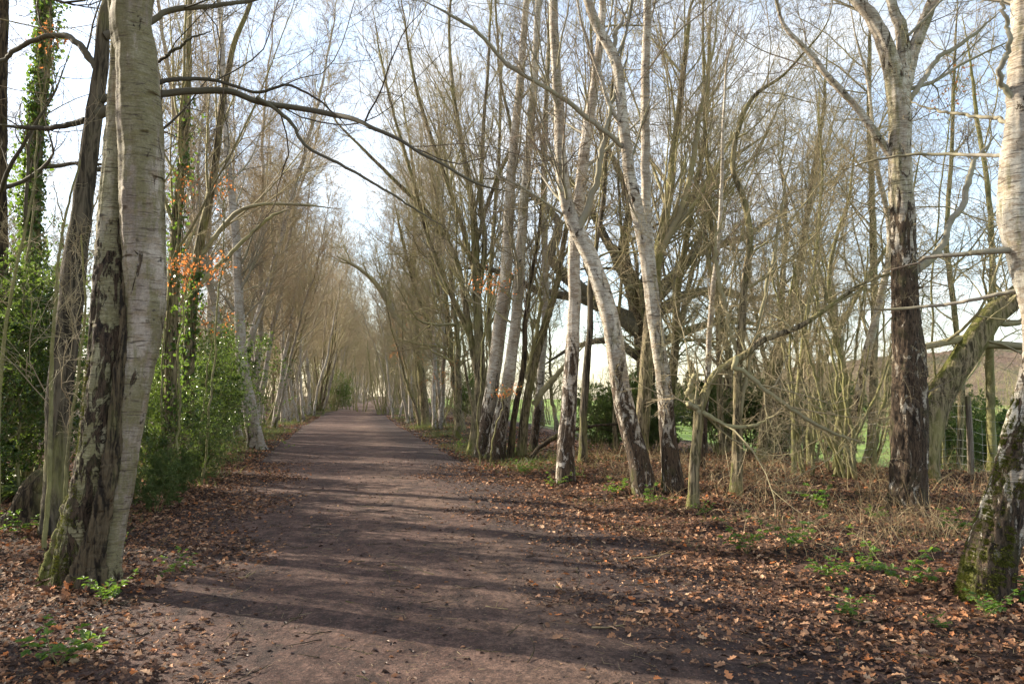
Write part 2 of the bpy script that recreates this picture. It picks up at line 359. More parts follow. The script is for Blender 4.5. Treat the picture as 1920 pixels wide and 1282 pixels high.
M['twig_birch'] = mat_twig('birch_twigs', thick=(.33, .30, .24), thin=(.16, .105, .08), green=(.25, .24, .11), gf=.5)
M['twig_oak'] = mat_twig('oak_twigs', thick=(.28, .245, .14), thin=(.36, .28, .18), green=(.40, .37, .15), gf=.7)
M['twig_dark'] = mat_twig('dark_twigs', thick=(.07, .06, .045), thin=(.09, .065, .05), green=(.12, .12, .05), gf=.35)
M['twig_scrub'] = mat_twig('scrub_twigs', thick=(.30, .27, .15), thin=(.40, .32, .20), green=(.33, .31, .14), gf=.5)
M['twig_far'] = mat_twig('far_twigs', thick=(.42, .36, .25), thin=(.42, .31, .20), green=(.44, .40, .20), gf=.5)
M['holly'] = mat_leaf('holly_leaves', [(0, (.012, .035, .012)), (.5, (.035, .07, .02)), (.85, (.07, .115, .03)), (1, (.13, .17, .05))], .26, .6, .3, (.24, .36, .05))
M['bramble'] = mat_leaf('bramble_leaves', [(0, (.03, .07, .015)), (.5, (.07, .14, .02)), (1, (.15, .22, .04))], .5, .4, .35, (.25, .42, .04))
M['gorse'] = mat_leaf('bush_leaves', [(0, (.025, .05, .015)), (.6, (.07, .11, .03)), (1, (.14, .17, .05))], .5, .4, .3, (.22, .32, .06))
M['ivy'] = mat_leaf('ivy_leaves', [(0, (.02, .05, .012)), (.6, (.05, .10, .02)), (1, (.14, .2, .04))], .35, .5, .3, (.25, .4, .05))
M['conifer'] = mat_leaf('conifer_needles', [(0, (.015, .03, .015)), (1, (.04, .06, .03))], .7, .2, 0)
M['deadleaf'] = mat_leaf('clinging_dead_leaves', [(0, (.30, .09, .03)), (.5, (.45, .16, .05)), (1, (.5, .26, .10))], .6, .3, .45, (.75, .28, .08))
M['litter'] = mat_leaf('leaf_litter', [(0, (.035, .022, .016)), (.25, (.09, .05, .035)), (.45, (.18, .095, .06)), (.65, (.30, .17, .10)), (.8, (.37, .17, .08)), (.92, (.52, .35, .22)), (1, (.55, .18, .05))], .75, .2, .12)
M['muddy'] = mat_leaf('trodden_leaves', [(0, (.03, .019, .016)), (.4, (.06, .036, .029)), (.8, (.12, .07, .052)), (1, (.32, .22, .15))], .6, .35, 0)
M['mosst'] = mat_leaf('moss_tufts', [(0, (.045, .05, .012)), (.5, (.12, .13, .025)), (1, (.26, .25, .06))], .85, .1, .15, (.2, .22, .04))
M['straw'] = mat_leaf('dry_grass', [(0, (.16, .10, .05)), (.5, (.36, .26, .13)), (1, (.52, .42, .24))], .6, .3, .2)
M['grassg'] = mat_leaf('green_grass', [(0, (.05, .07, .02)), (.6, (.11, .13, .04)), (1, (.22, .19, .08))], .6, .3, .25, (.2, .24, .06))
M['wire'] = NB('galvanised_wire', .45, .5).done((.30, .31, .31))
M['wood'] = mat_bark('weathered_post', (.10, .08, .06), (.26, .22, .17), .4, (30, 30, 2), .1)
M['birchA'] = mat_birch('birch_bark_smooth', dark=.3, patch=.07, algae=1.0, moss=.1, seed=1, white=(.46, .39, .32), grey=(.24, .19, .15), fl_=.15)
M['birchB'] = mat_birch('birch_bark_mossy', dark=3.6, cap=.25, patch=.06, algae=1.25, moss=.7, seed=2, mossw=.3, white=(.44, .40, .26))
M['root_moss'] = mat_bark('mossy_root_bark', green=.6, moss=.9, mossw=.6, seed=8)
M['birchC'] = mat_birch('birch_bark_white', dark=2.4, cap=.34, patch=.09, algae=.5, moss=.1, seed=3)
M['birchD'] = mat_birch('birch_bark_patchy', dark=3.2, cap=.25, patch=.1, algae=.35, moss=.1, seed=4, white=(.64, .58, .5))
M['birchE'] = mat_birch('birch_bark_peeling', dark=4.6, cap=.36, patch=.12, algae=.7, moss=-.1, seed=5, white=(.56, .51, .42))
M['birchF'] = mat_birch('birch_bark_moss_foot', dark=1.9, patch=.03, algae=.55, moss=.25, seed=6, mossw=.05, white=(.58, .54, .45))
M['birch_far'] = mat_birch('birch_bark_far', dark=.8, patch=.0, algae=.5, moss=.4, seed=7, white=(.50, .46, .40))
M['oak'] = mat_bark('oak_bark', green=.55, moss=.25)
M['oak_grey'] = mat_bark('grey_ridged_bark', (.03, .025, .018), (.14, .115, .08), .35, (16, 16, 2.2), .2, seed=2)
M['oak_moss'] = mat_bark('mossy_oak_bark', green=.6, moss=.5, mossw=.48, seed=3)
M['oak_dark'] = mat_bark('dark_oak_bark', (.02, .015, .011), (.115, .085, .05), .3, moss=.1, seed=4)
M['sap'] = mat_bark('sapling_bark', (.12, .105, .06), (.27, .25, .14), .8, (10, 10, 6), .1, seed=5)

# ground, path
def mat_ground():
    b = NB('woodland_floor', .9, .2); o = b.tc.outputs['Object']; uv = b.xyz(b.tc.outputs['UV'])
    n1 = b.noise(b.vec((.9, .9, .9), o), 1, 6, .65); n2 = b.noise(b.vec((28, 28, 28), o), 1, 5, .7); v = b.vor(b.vec((17, 17, 17), o), 1, 'F1', 1)
    vc = b.xyz(v)[0]
    c = b.ramp(vc, [(0, (.03, .019, .014)), (.4, (.075, .042, .03)), (.75, (.13, .07, .045)), (1, (.22, .13, .08))])
    c = b.mix(b.step(n1, .45, .62), c, (.03, .021, .017))
    c = b.mix(.5, c, b.mix(n2, (.3, .3, .3), (1.2, 1.2, 1.2)), 'MULTIPLY')
    gr = b.step(b.math('ADD', uv[0], b.math('MULTIPLY', n1, 4)), 12.5, 14.5)
    c = b.mix(gr, c, b.mix(n2, (.05, .085, .02), (.11, .17, .035)))
    far = b.step(uv[0], 9.5, 12.)
    gcol = b.mix(b.noise(b.vec((.12, .12, .12), o), 1, 5, .6), (.17, .28, .05), (.26, .35, .09))
    gcol = b.mix(.5, gcol, b.mix(n2, (.4, .4, .4), (1.2, 1.2, 1.2)), 'MULTIPLY')
    c = b.mix(far, c, gcol)
    b.bump(b.math('ADD', n2, b.math('MULTIPLY', vc, .5)), .8, .03)
    return b.done(c)
def mat_path():
    b = NB('red_gravel_path', .85, .3); o = b.tc.outputs['Object']; uv = b.xyz(b.tc.outputs['UV']); s = uv[0]
    lo = b.noise(b.vec((.55, .22, .5), o), 1, 5, .6); md = b.noise(b.vec((3.2, 3.2, 3.2), o), 1, 6, .68); hi = b.noise(b.vec((38, 38, 38), o), 1, 5, .75); gr = b.noise(b.vec((160, 160, 160), o), 1, 3, .7)
    c = b.mix(b.step(md, .36, .64), (.085, .045, .036), (.17, .103, .08))
    wear = b.step(b.math('ADD', b.math('ABSOLUTE', b.math('ADD', s, -.75)), b.math('MULTIPLY', md, 1.6)), 2.0, 1.0)
    wear2 = b.math('MULTIPLY', wear, b.step(lo, .40, .60))
    c = b.mix(b.math('MULTIPLY', wear2, .75), c, (.22, .145, .105))
    mud = b.step(b.math('ADD', b.math('ABSOLUTE', b.math('ADD', s, .45)), b.math('MULTIPLY', md, 2.6)), 2.6, 3.5)
    c = b.mix(b.math('MULTIPLY', mud, .85), c, (.045, .027, .024))
    dk = b.step(b.noise(b.vec((1.9, .9, 1.3), o, (3, 7, 1)), 1, 8, .75), .50, .60)
    c = b.mix(b.math('MULTIPLY', dk, .65), c, (.036, .022, .019))
    mh2 = b.noise(b.vec((11, 8, 11), o), 1, 7, .78); c = b.mix(.8, c, b.mix(b.step(mh2, .36, .62), (.42, .38, .36), (1.3, 1.28, 1.25)), 'MULTIPLY'); c = b.mix(.75, c, b.mix(b.step(hi, .3, .7), (.3, .28, .28), (1.5, 1.45, 1.4)), 'MULTIPLY')
    sp = b.vor(b.vec((95, 95, 95), o), 1, 'F1', 1); spx = b.xyz(sp)[0]
    c = b.mix(b.math('MULTIPLY', b.step(spx, .93, .97), .4), c, (.26, .18, .14))
    c = b.mix(b.math('MULTIPLY', b.step(spx, .2, .1), .6), c, (.05, .032, .028))
    h = b.math('ADD', b.math('MULTIPLY', md, .8), b.math('ADD', b.math('MULTIPLY', hi, .45), b.math('MULTIPLY', gr, .12)))
    h = b.math('ADD', h, b.math('MULTIPLY', mh2, .9))
    b.bump(h, 1.0, .05)
    return b.done(c)
def sheet(name, s_arr, y_arr, zf, mat, sfun=None):
    Sg, Yg = np.meshgrid(s_arr, y_arr)
    if sfun: Sg = sfun(Sg, Yg)
    X = Sg + cx(Yg); Z = zf(X, Yg, Sg); n, m = Sg.shape
    idx = np.arange(n * m).reshape(n, m); a = idx[:-1, :-1]; q = np.stack([a, a + 1, a + 1 + m, a + m], -1).reshape(-1, 4)
    g = Geo(); g.add(np.stack([X, Yg, Z], -1), q=q, u=np.stack([Sg, Yg], -1).reshape(-1, 2)); o = obj(name, g, mat); return o
yy = np.concatenate([np.linspace(-40, 2, 60), 2 + np.cumsum(np.geomspace(.035, 9, 400))]); yy = yy[yy < 1300]
ss = np.sinh(np.linspace(-6.6, 6.6, 420)) * 1.0
gnd = sheet('ground', ss, yy, lambda x, y, s: ground_z(x, y) - .06 * (1 - sm(2.3, 2.75, np.abs(s))), mat_ground()); tag(gnd, kind='structure')
def edge(Sg, Yg):
    w = 1 + .05 * np.sin(Yg * 1.7) + .04 * np.sin(Yg * 4.1 + 2) + .03 * np.sin(Yg * 9.3); return Sg * w
pth = sheet('path', np.linspace(-2.95, 2.95, 130), yy[yy < 700], lambda x, y, s: ground_z(x, y) + .006 - .03 * sm(2.7, 3.0, np.abs(s)) + .006 * np.sin(s * 5 + np.sin(y * .8) * 2), mat_path(), edge); tag(pth, kind='structure')
def hillside():
    b = NB('far_hillside', .95, .1); o = b.tc.outputs['Object']
    n = b.noise(b.vec((.03, .03, .03), o), 1, 6, .7); n2 = b.noise(b.vec((.35, .35, .35), o), 1, 5, .75)
    c = b.ramp(n, [(.3, (.17, .12, .09)), (.5, (.22, .16, .12)), (.6, (.13, .13, .08)), (.75, (.25, .18, .13))])
    c = b.mix(.6, c, b.mix(n2, (.3, .3, .3), (1.25, 1.25, 1.25)), 'MULTIPLY'); b.bump(n2, 1, 3)
    m = b.done(c)
    X, Y = np.meshgrid(np.linspace(30, 620, 160), np.linspace(260, 620, 110)); e = sm(260, 400, Y) * sm(30, 250, X)
    r = R(8); Z = -2.4 + e * 27 + e * (2.5 * np.sin(X * .021 + 1) + 1.5 * np.sin(X * .05 + Y * .03)) + e * r.normal(0, .6, X.shape)
    n_, m_ = X.shape; idx = np.arange(n_ * m_).reshape(n_, m_); a = idx[:-1, :-1]; g = Geo()
    g.add(np.stack([X, Y, Z], -1), q=np.stack([a, a + 1, a + 1 + m_, a + m_], -1).reshape(-1, 4))
    return tag(obj('hill', g, m), kind='structure')
hillside()
# ------------------------------------------------------------------ hero trees, traced at their own distances
def up_extend(pts, rad, H, rng, lean=.12, tip=.02):
    """carry a trunk on above its last point by H metres"""
    p = list(pts); r = list(rad); d = nrm(np.array(p[-1]) - np.array(p[-2])); n = max(3, int(H / 1.3)); r0 = r[-1]
    for i in range(n):
        d = nrm(d + np.array([0, 0, .22]) + rng.normal(0, lean, 3) * np.array([1, 1, .2])); p.append(p[-1] + d * H / n); r.append(r0 + (tip - r0) * (i + 1) / n)
    return p, r
SEED = [100]
def hero(name, label, cat, trunks, mat, tw, style, n1=26, h0=2.5, d=None, H=6, flare=.5, fh=.25, dd=0., limbs=(), group=None, dens=1., lenk=1., sides=20, rough=.035, bias=None, tipk=1., nlev=3, mats=None, low=0, n=90, disp=None):
    """trunks: list of polylines [(px,py,width_px[,extra depth])]; the first starts at the foot. limbs: same, starting on a trunk."""
    SEED[0] += 1; rng = R(SEED[0])
    f = foot(*trunks[0][0][:2]) if d is None else at(trunks[0][0][0], trunks[0][0][1], d)
    if d is not None: f[2] = float(ground_z(f[0], f[1]))
    D0 = f[1]; rt = root(name, (f[0], f[1], f[2]), label, cat, group); spines = []
    ws = .8 if 700 < trunks[0][0][0] < 1620 else 1.
    for j, tr in enumerate(trunks):
        pts = []; rad = []
        for k, q in enumerate(tr):
            e = q[3] if len(q) > 3 else dd * k / len(tr)
            p = at(q[0], q[1], D0 + e)
            if k == 0 and d is not None and j == 0: p = f.copy()
            pts.append(p - f); rad.append(q[2] * .5 / FPX * (D0 + e) * ws)
        if j == 0 or tr[0][1] >= trunks[0][0][1] - 12: pts[0] = pts[0] + np.array([0, 0, -.12])
        up = H if tr[-1][1] < 60 or H < 0 else 0
        if up: pts, rad = up_extend(pts, rad, abs(H), rng)
        elif rad[-1] > .012: pts, rad = up_extend(pts, rad, 1.6, rng, tip=.006)
        P, r = spine(pts, rad, n, .012 * abs(pts[-1][2]) ** .5, rng); g = Geo()
        trunk_tube(g, P, r, sides, flare if (j == 0 or tr[0][1] >= trunks[0][0][1] - 12) else 0, fh, rough, rng, disp[j] if disp else None)
        obj('trunk' if (j == 0 or tr[0][2] > 18) else 'limb', g, (mats[j] if mats else mat), rt); spines.append((P, r))
    for lb in limbs:
        pts = [at(q[0], q[1], D0 + (q[3] if len(q) > 3 else 0)) - f for q in lb]; rad = [q[2] * .5 / FPX * D0 for q in lb]; rad[-1] *= .25
        P, r = spine(pts, rad, 50, .08, rng); g = Geo(); trunk_tube(g, P, r, 8, 0, .2, .05, rng); obj('limb', g, tw if isinstance(tw, bpy.types.Material) else mat, rt); spines.append((P, r))
    g = Geo(); crown(g, spines, style, n1, h0, rng, dens, lenk, bias, tipk=tipk, nlev=nlev)
    if low: crown(g, [(P[(P[:, 2] < h0 + 1.5)], r[(P[:, 2] < h0 + 1.5)]) for P, r in spines[:1]], 'scrub', low, .4, rng, .6, .35)
    obj('crown', g, tw, rt)
    return rt, spines, f
TB, TO, TD, TS = M['twig_birch'], M['twig_oak'], M['twig_dark'], M['twig_scrub']
birch, oak = 'birch_tree', 'oak_tree'
# --- left side
H1 = hero(birch, 'large twin stemmed birch in the left foreground, mossy foot among fallen leaves', 'birch tree',
  [[(192, 1098, 44), (205, 1000, 48), (225, 890, 52), (243, 765, 58), (267, 640, 64), (275, 520, 76), (270, 400, 80), (265, 240, 79), (257, 100, 72), (250, 0, 72)],
   [(128, 1090, 64), (148, 1000, 64), (170, 890, 62), (187, 765, 62), (200, 640, 68, .05), (206, 520, 64, .08), (206, 400, 50, .12), (210, 240, 36, .2), (208, 100, 22, .3), (200, 0, 16, .4)]],
  M['birchA'], TB, 'birch', n1=22, h0=5.2, H=9, flare=.22, fh=.2, sides=110, rough=.022, mats=[M['birchA'], M['birchB']], nlev=2, n=620, disp=[(.004, .35), (.012, 3.4)])
def ridge(rt, f, pl, mat, nm, n=220, sides=44, rough=.12, seed=9, flare=.2):
    pts = [at(q[0], q[1], f[1] + q[3]) - f for q in pl]; rad = [q[2] * .5 / FPX * f[1] for q in pl]; P, r = spine(pts, rad, n, .03, R(seed)); g = Geo(); trunk_tube(g, P, r, sides, flare, .15, rough, R(seed), (.012, 9.)); obj(nm, g, mat, rt)
ridge(H1[0], H1[2], [(162, 1118, 66, -.12), (172, 1050, 40, -.14), (186, 980, 30, -.15), (202, 900, 24, -.17), (214, 820, 20, -.17), (222, 740, 18, -.16), (230, 660, 12, -.15), (236, 580, 8, -.12), (237, 500, 4, -.08)], M['oak_dark'], 'bark_seam')
ridge(H1[0], H1[2], [(58, 1150, 16, .0), (82, 1118, 40, .02), (105, 1075, 46, .04), (125, 1010, 40, .05), (142, 930, 28, .05)], M['root_moss'], 'root')
ridge(H1[0], H1[2], [(228, 1120, 12, -.05), (214, 1092, 30, .0), (206, 1040, 36, .03), (208, 980, 30, .04)], M['birchA'], 'root', seed=12)
def moss(rt, P, r, n, h1, side, seed, amp=1., name='moss'):
    from mathutils import noise as mn
    rng = R(seed); T, N, B = frames(P[None]); N, B = N[0], B[0]; ok = np.where(P[:, 2] < h1)[0]; i = rng.choice(ok, n); th = rng.uniform(0, 6.28, n); out = np.cos(th)[:, None] * N[i] + np.sin(th)[:, None] * B[i]
    C = P[i] + out * (r[i] * (1.0 + .14 * np.exp(-P[i, 2] / .2)))[:, None] + T[0][i] * rng.uniform(-.01, .01, n)[:, None]
    k = np.array([mn.noise(Vector(c * 9)) + .6 * mn.noise(Vector(c * 24)) for c in C]); sc = out @ np.array(side); m = k * amp * 1.5 + 1.1 * sc + .55 * (1 - P[i, 2] / h1) > .84
    C, out = C[m], out[m]; k = len(C); tn = nrm(np.cross(out, rng.normal(0, 1, (k, 3)))); L_ = rng.uniform(.006, .017, k)[:, None]
    V = np.stack([C - tn * .0035 - out * .004, C + tn * .0035 - out * .004, C + out * L_ + rng.normal(0, .005, (k, 3)) - [0, 0, .003]], 1); g = Geo(); g.add(V, t=np.arange(k * 3).reshape(k, 3)); obj(name, g, M['mosst'], rt, smooth=False)
moss(H1[0], *H1[1][1], 60000, 1.9, (-.95, 0.1, .3), 71)
# three mossy root spurs and the dark bark seam between the stems
hero('oak_tree', 'grey ridged oak trunk leaning behind the twin birch, long limbs over the path', 'oak tree',
  [[(100, 880, 40), (110, 760, 42), (123, 640, 44), (139, 500, 42), (153, 400, 36), (171, 260, 32), (188, 120, 26), (200, 20, 22)]],
  M['oak_grey'], TD, 'oak', n1=26, h0=3.6, d=9.2, H=7, flare=.3, sides=30, rough=.03, dens=.7, n=140,
  limbs=[[(180, 215, 22), (240, 185, 17), (310, 172, 14, .3), (420, 166, 13, .5), (480, 184, 12, .5), (560, 197, 11, .4), (640, 213, 10, .2), (700, 240, 8), (760, 268, 7), (830, 305, 6), (900, 345, 5), (965, 362, 3)],
         [(180, 190, 16), (300, 152, 9, .2), (400, 150, 7, .4), (480, 172, 6, .2), (540, 160, 5), (600, 190, 4), (660, 250, 3)],
         [(480, 182, 9, .5), (530, 215, 8, .6), (570, 270, 7, .7), (640, 310, 6, .7), (710, 350, 5, .7), (780, 395, 4, .7), (860, 440, 3, .6)],
         [(197, 70, 18), (290, 45, 14, .2), (330, 22, 12, .3), (430, 12, 9, .5), (520, -8, 7, .6), (600, -20, 5, .6)],
         [(290, 120, 8, .3), (320, 100, 7), (350, 80, 6), (398, 55, 4)],
         [(185, 130, 14), (130, 70, 12, .3), (60, 80, 10, .5), (10, 105, 9, .6), (-50, 150, 7, .7)],
         [(160, 225, 12, .1), (110, 240, 11, .3), (50, 238, 9, .4), (-20, 232, 8, .5)]])
hero('oak_tree', 'ivy wrapped tree with pale stem rising at the far left behind the holly', 'tree',
  [[(52, 800, 30), (60, 600, 28), (58, 420, 26), (62, 280, 24), (78, 130, 20), (85, 0, 16)]], M['oak'], TD, 'oak', n1=16, h0=3, d=13, H=6, dens=.7)
hero('oak_tree', 'thin dark trunk at the left edge of the view behind the holly', 'tree',
  [[(0, 800, 24), (4, 600, 22), (6, 400, 20), (4, 200, 18), (8, 0, 16)]], M['oak_dark'], TD, 'oak', n1=14, h0=3, d=11.5, H=6, dens=.7)
hero('oak_tree', 'olive brown tree leaning toward the path just beyond the twin birch', 'tree',
  [[(350, 815, 26), (352, 700, 22), (357, 600, 19), (372, 480, 17), (390, 390, 15), (405, 300, 14), (420, 180, 12), (440, 80, 10), (470, 0, 8)]], M['oak'], TO, 'fan', n1=12, h0=2.6, d=15, H=4,
  limbs=[[(372, 480, 10), (400, 440, 9), (440, 400, 8), (490, 383, 6), (560, 384, 5), (640, 392, 4)], [(368, 540, 9), (420, 490, 8), (460, 445, 7), (510, 405, 6), (550, 390, 4)]])
hero('oak_tree', 'ivy covered slender tree between the twin birch and the leaning olive trunk', 'tree',
  [[(318, 820, 24), (322, 650, 22), (326, 520, 20), (334, 400, 18), (345, 290, 15), (352, 150, 12), (356, 0, 9)]], M['oak'], TO, 'fan', n1=14, h0=3, d=13.6, H=4)
hero(birch, 'birch with dark leaning base where the holly ends beside the path', 'birch tree',
  [[(483, 822, 30), (470, 770, 26), (458, 700, 22), (452, 640, 20), (448, 540, 17), (440, 420, 15), (425, 300, 13), (418, 150, 10), (410, 0, 8)]], M['birch_far'], TB, 'birch', n1=34, h0=3.2, d=23, H=4, low=6)
hero('sapling', 'thin bare pole of a young tree left of the twin birch', 'sapling',
  [[(83, 1030, 9), (90, 880, 8), (95, 700, 7), (103, 560, 6), (118, 430, 5), (150, 300, 3)]], M['sap'], TS, 'scrub', n1=7, h0=1.2, H=0, flare=.1, sides=8, nlev=2, lenk=.5)
hero('sapling', 'short slender sapling with crooked twigs touching the mossy birch foot', 'sapling',
  [[(118, 960, 7), (126, 880, 6), (135, 800, 6), (150, 690, 5), (158, 560, 4), (152, 440, 3)]], M['sap'], TS, 'scrub', n1=9, h0=1.0, d=7.2, H=0, flare=.1, sides=8, nlev=2, lenk=.45)
hero('sapling', 'thin leaning sapling in front of the holly at the left edge', 'sapling',
  [[(2, 900, 8), (5, 700, 7), (22, 560, 6), (50, 430, 5), (70, 320, 3)]], M['sap'], TS, 'scrub', n1=8, h0=1.2, d=8.2, H=0, flare=.1, sides=8, nlev=2, lenk=.45)
# --- right side
hero('oak_tree', 'dark straight tree standing alone on the far right verge with a fork to the left', 'tree',
  [[(800, 798, 20), (794, 740, 18), (786, 680, 16), (778, 620, 14), (772, 560, 12), (775, 470, 10), (778, 380, 8), (770, 280, 6)]], M['oak'], TO, 'fan', n1=40, h0=4, H=-4,
  limbs=[[(785, 665, 12), (765, 625, 12), (738, 590, 11), (715, 545, 10), (695, 520, 8), (660, 495, 6), (630, 480, 4)]], tipk=1.3)
hero('oak_tree', 'dark many stemmed tree fanning out above the right verge', 'tree',
  [[(893, 845, 36), (897, 780, 30), (900, 700, 24), (897, 600, 22), (893, 500, 20), (888, 400, 16), (870, 280, 12), (850, 150, 8), (845, 30, 6)],
   [(899, 720, 16), (880, 640, 15), (868, 560, 14), (850, 480, 13), (800, 400, 11), (740, 340, 9), (690, 290, 7), (640, 240, 5)],
   [(896, 560, 14), (910, 460, 13), (903, 380, 12), (905, 260, 9), (915, 130, 7), (920, 30, 5)],
   [(893, 520, 12), (860, 400, 11), (820, 290, 10), (780, 170, 8), (760, 60, 5)],
   [(880, 630, 12), (840, 540, 12), (800, 440, 10), (770, 320, 8), (730, 180, 6), (710, 90, 4)],
   [(895, 450, 11), (925, 350, 9), (960, 260, 8), (940, 150, 6), (930, 20, 5)]], M['oak'], TO, 'fan', n1=110, h0=3.5, d=24, H=3, low=4, tipk=1.1)
hero(birch, 'birch with mossy flared foot nearest the path bend on the right', 'birch tree',
  [[(925, 866, 48), (938, 800, 38), (950, 740, 30), (960, 680, 27), (970, 600, 25), (977, 500, 24), (983, 400, 22), (992, 280, 20), (1003, 160, 18), (1010, 0, 15)]], M['birchF'], TB, 'birch', n1=26, h0=4, H=6, flare=.25, sides=28)
hero(birch, 'pale birch stem rising from the same clump as the mossy footed birch', 'birch tree',
  [[(905, 850, 40), (918, 760, 34), (925, 690, 30), (937, 600, 30), (947, 520, 28), (952, 420, 24), (962, 300, 22), (975, 180, 18), (985, 60, 15), (990, 0, 14)]], M['birchC'], TB, 'birch', n1=26, h0=4, d=20.5, H=6, sides=24)
hero('oak_tree', 'slim olive tree leaning right between the mossy birch and the white patchy birch', 'tree',
  [[(975, 858, 22), (985, 780, 20), (1000, 700, 19), (1020, 620, 17), (1045, 540, 14), (1060, 440, 12), (1085, 330, 10), (1100, 200, 8)]], M['oak'], TO, 'fan', n1=30, h0=2.5, H=-3, low=4,
  limbs=[[(1000, 760, 12), (1030, 720, 11), (1060, 690, 9), (1095, 650, 6)], [(990, 700, 9), (1000, 640, 8), (1010, 560, 7), (1000, 480, 5)]])
hero('oak_tree', 'thin dark tree standing just right of the mossy footed birch', 'tree',
  [[(955, 852, 16), (965, 770, 14), (980, 690, 13), (985, 600, 12), (1000, 500, 10), (1015, 400, 9), (1020, 250, 7), (1030, 100, 5)]], M['oak_dark'], TO, 'fan', n1=26, h0=3, H=3, d=20)
hero(birch, 'upright birch with white peeling bark and dark patches on the right verge', 'birch tree',
  [[(1060, 906, 46), (1060, 860, 40), (1063, 800, 38), (1070, 720, 33), (1075, 640, 31), (1078, 560, 29), (1077, 480, 28), (1083, 400, 27), (1092, 320, 26), (1103, 230, 25), (1118, 140, 20), (1130, 0, 16)]], M['birchD'], TB, 'birch', n1=24, h0=3.8, H=6, flare=.22, sides=32, rough=.03)
hero(birch, 'leaning birch bent at mid height, left of the pair sharing one base', 'birch tree',
  [[(1212, 925, 58), (1196, 860, 50), (1178, 790, 45), (1163, 710, 43), (1150, 620, 42), (1132, 550, 40), (1108, 480, 38), (1082, 430, 36), (1062, 380, 32), (1052, 300, 27), (1048, 200, 25), (1040, 90, 23), (1036, 0, 20)]], M['birchC'], TB, 'birch', n1=22, h0=4.2, H=6, flare=.3, sides=32, rough=.03,
  limbs=[[(1085, 435, 14), (1110, 380, 12), (1130, 300, 11), (1150, 200, 8), (1180, 80, 6)]])
hero(birch, 'tall forked birch, right of the pair sharing one base', 'birch tree',
  [[(1265, 922, 52), (1257, 850, 40), (1250, 780, 36), (1240, 690, 34), (1228, 600, 33), (1215, 500, 33), (1200, 420, 31), (1182, 340, 28), (1170, 260, 26), (1160, 170, 24), (1150, 110, 24), (1118, 50, 22), (1100, 0, 20)],
   [(1222, 520, 24), (1214, 420, 22, .3), (1212, 320, 22, .4), (1210, 200, 21, .5), (1208, 100, 20, .5), (1210, 0, 18, .5)],
   [(1165, 240, 12), (1140, 190, 10), (1120, 130, 9), (1095, 60, 7), (1080, 0, 5)]], M['birchC'], TB, 'birch', n1=30, h0=4.2, H=6, flare=.3, sides=32, rough=.03,
  limbs=[[(1165, 275, 9), (1130, 240, 9, -.3), (1085, 205, 9, -.5), (1030, 165, 8, -.7), (960, 120, 8, -.8), (900, 65, 7, -.9), (850, 35, 6, -.9), (790, 0, 5, -1)],
         [(1150, 120, 9), (1160, 60, 8), (1185, 0, 7)]])
hero('oak_tree', 'sunlit mossy grey trunk standing behind the pair of leaning birches', 'tree',
  [[(1195, 850, 36), (1207, 760, 32), (1213, 660, 30), (1222, 560, 28), (1235, 470, 24), (1252, 380, 20), (1262, 290, 18), (1275, 180, 14), (1290, 60, 10)]], M['oak'], TO, 'fan', n1=44, h0=3, d=17, H=4,
  limbs=[[(1235, 480, 14), (1262, 420, 13), (1290, 350, 11), (1310, 250, 9), (1330, 130, 6), (1345, 20, 4)]])
hero('oak_tree', 'straight brown trunk between the white patchy birch and the leaning birch', 'tree',
  [[(1093, 868, 20), (1095, 790, 18), (1101, 700, 17), (1108, 620, 15), (1110, 520, 13), (1128, 400, 11), (1135, 280, 9), (1150, 120, 6)]], M['oak_grey'], TO, 'oak', n1=26, h0=3, H=3)
hero('oak_tree', 'slim brown stem seen in the gap left of the leaning birch', 'tree',
  [[(1155, 862, 11), (1152, 780, 10), (1157, 700, 9), (1160, 600, 8), (1168, 480, 7), (1160, 340, 6)]], M['oak'], TO, 'scrub', n1=20, h0=2, H=0, d=19)
hero('oak_tree', 'small crooked oak with knuckled fork and level limb at the litter edge', 'small oak',
  [[(1297, 953, 27), (1301, 880, 24), (1307, 820, 23), (1313, 768, 26), (1326, 730, 20), (1345, 700, 20), (1372, 680, 19), (1398, 664, 16), (1425, 640, 15), (1450, 630, 14), (1500, 610, 12), (1560, 570, 10), (1620, 530, 8), (1700, 500, 5)]],
  M['oak'], TS, 'scrub', n1=34, h0=1.2, H=0, flare=.6, fh=.12, sides=24, rough=.06, dens=.9,
  limbs=[[(1314, 762, 12), (1300, 730, 11), (1304, 706, 11), (1320, 702, 9)], [(1312, 772, 13), (1296, 758, 12), (1280, 752, 9)],
         [(1314, 768, 10), (1340, 785, 9, -.1), (1375, 800, 8, -.1), (1420, 795, 6, -.2), (1470, 770, 4, -.3)],
         [(1380, 670, 11), (1375, 690, 10, -.1), (1395, 695, 9, -.1), (1430, 725, 8, -.1), (1490, 770, 7), (1560, 810, 6), (1620, 830, 4)]])
hero(birch, 'very thin white birch pole beside the small crooked oak', 'birch tree',
  [[(1312, 880, 15), (1322, 800, 14), (1330, 700, 13), (1334, 600, 13), (1345, 500, 12), (1352, 400, 10), (1356, 300, 8), (1362, 160, 6)]], M['birchC'], TB, 'birch', n1=16, h0=2.5, d=14.5, H=2, sides=14)
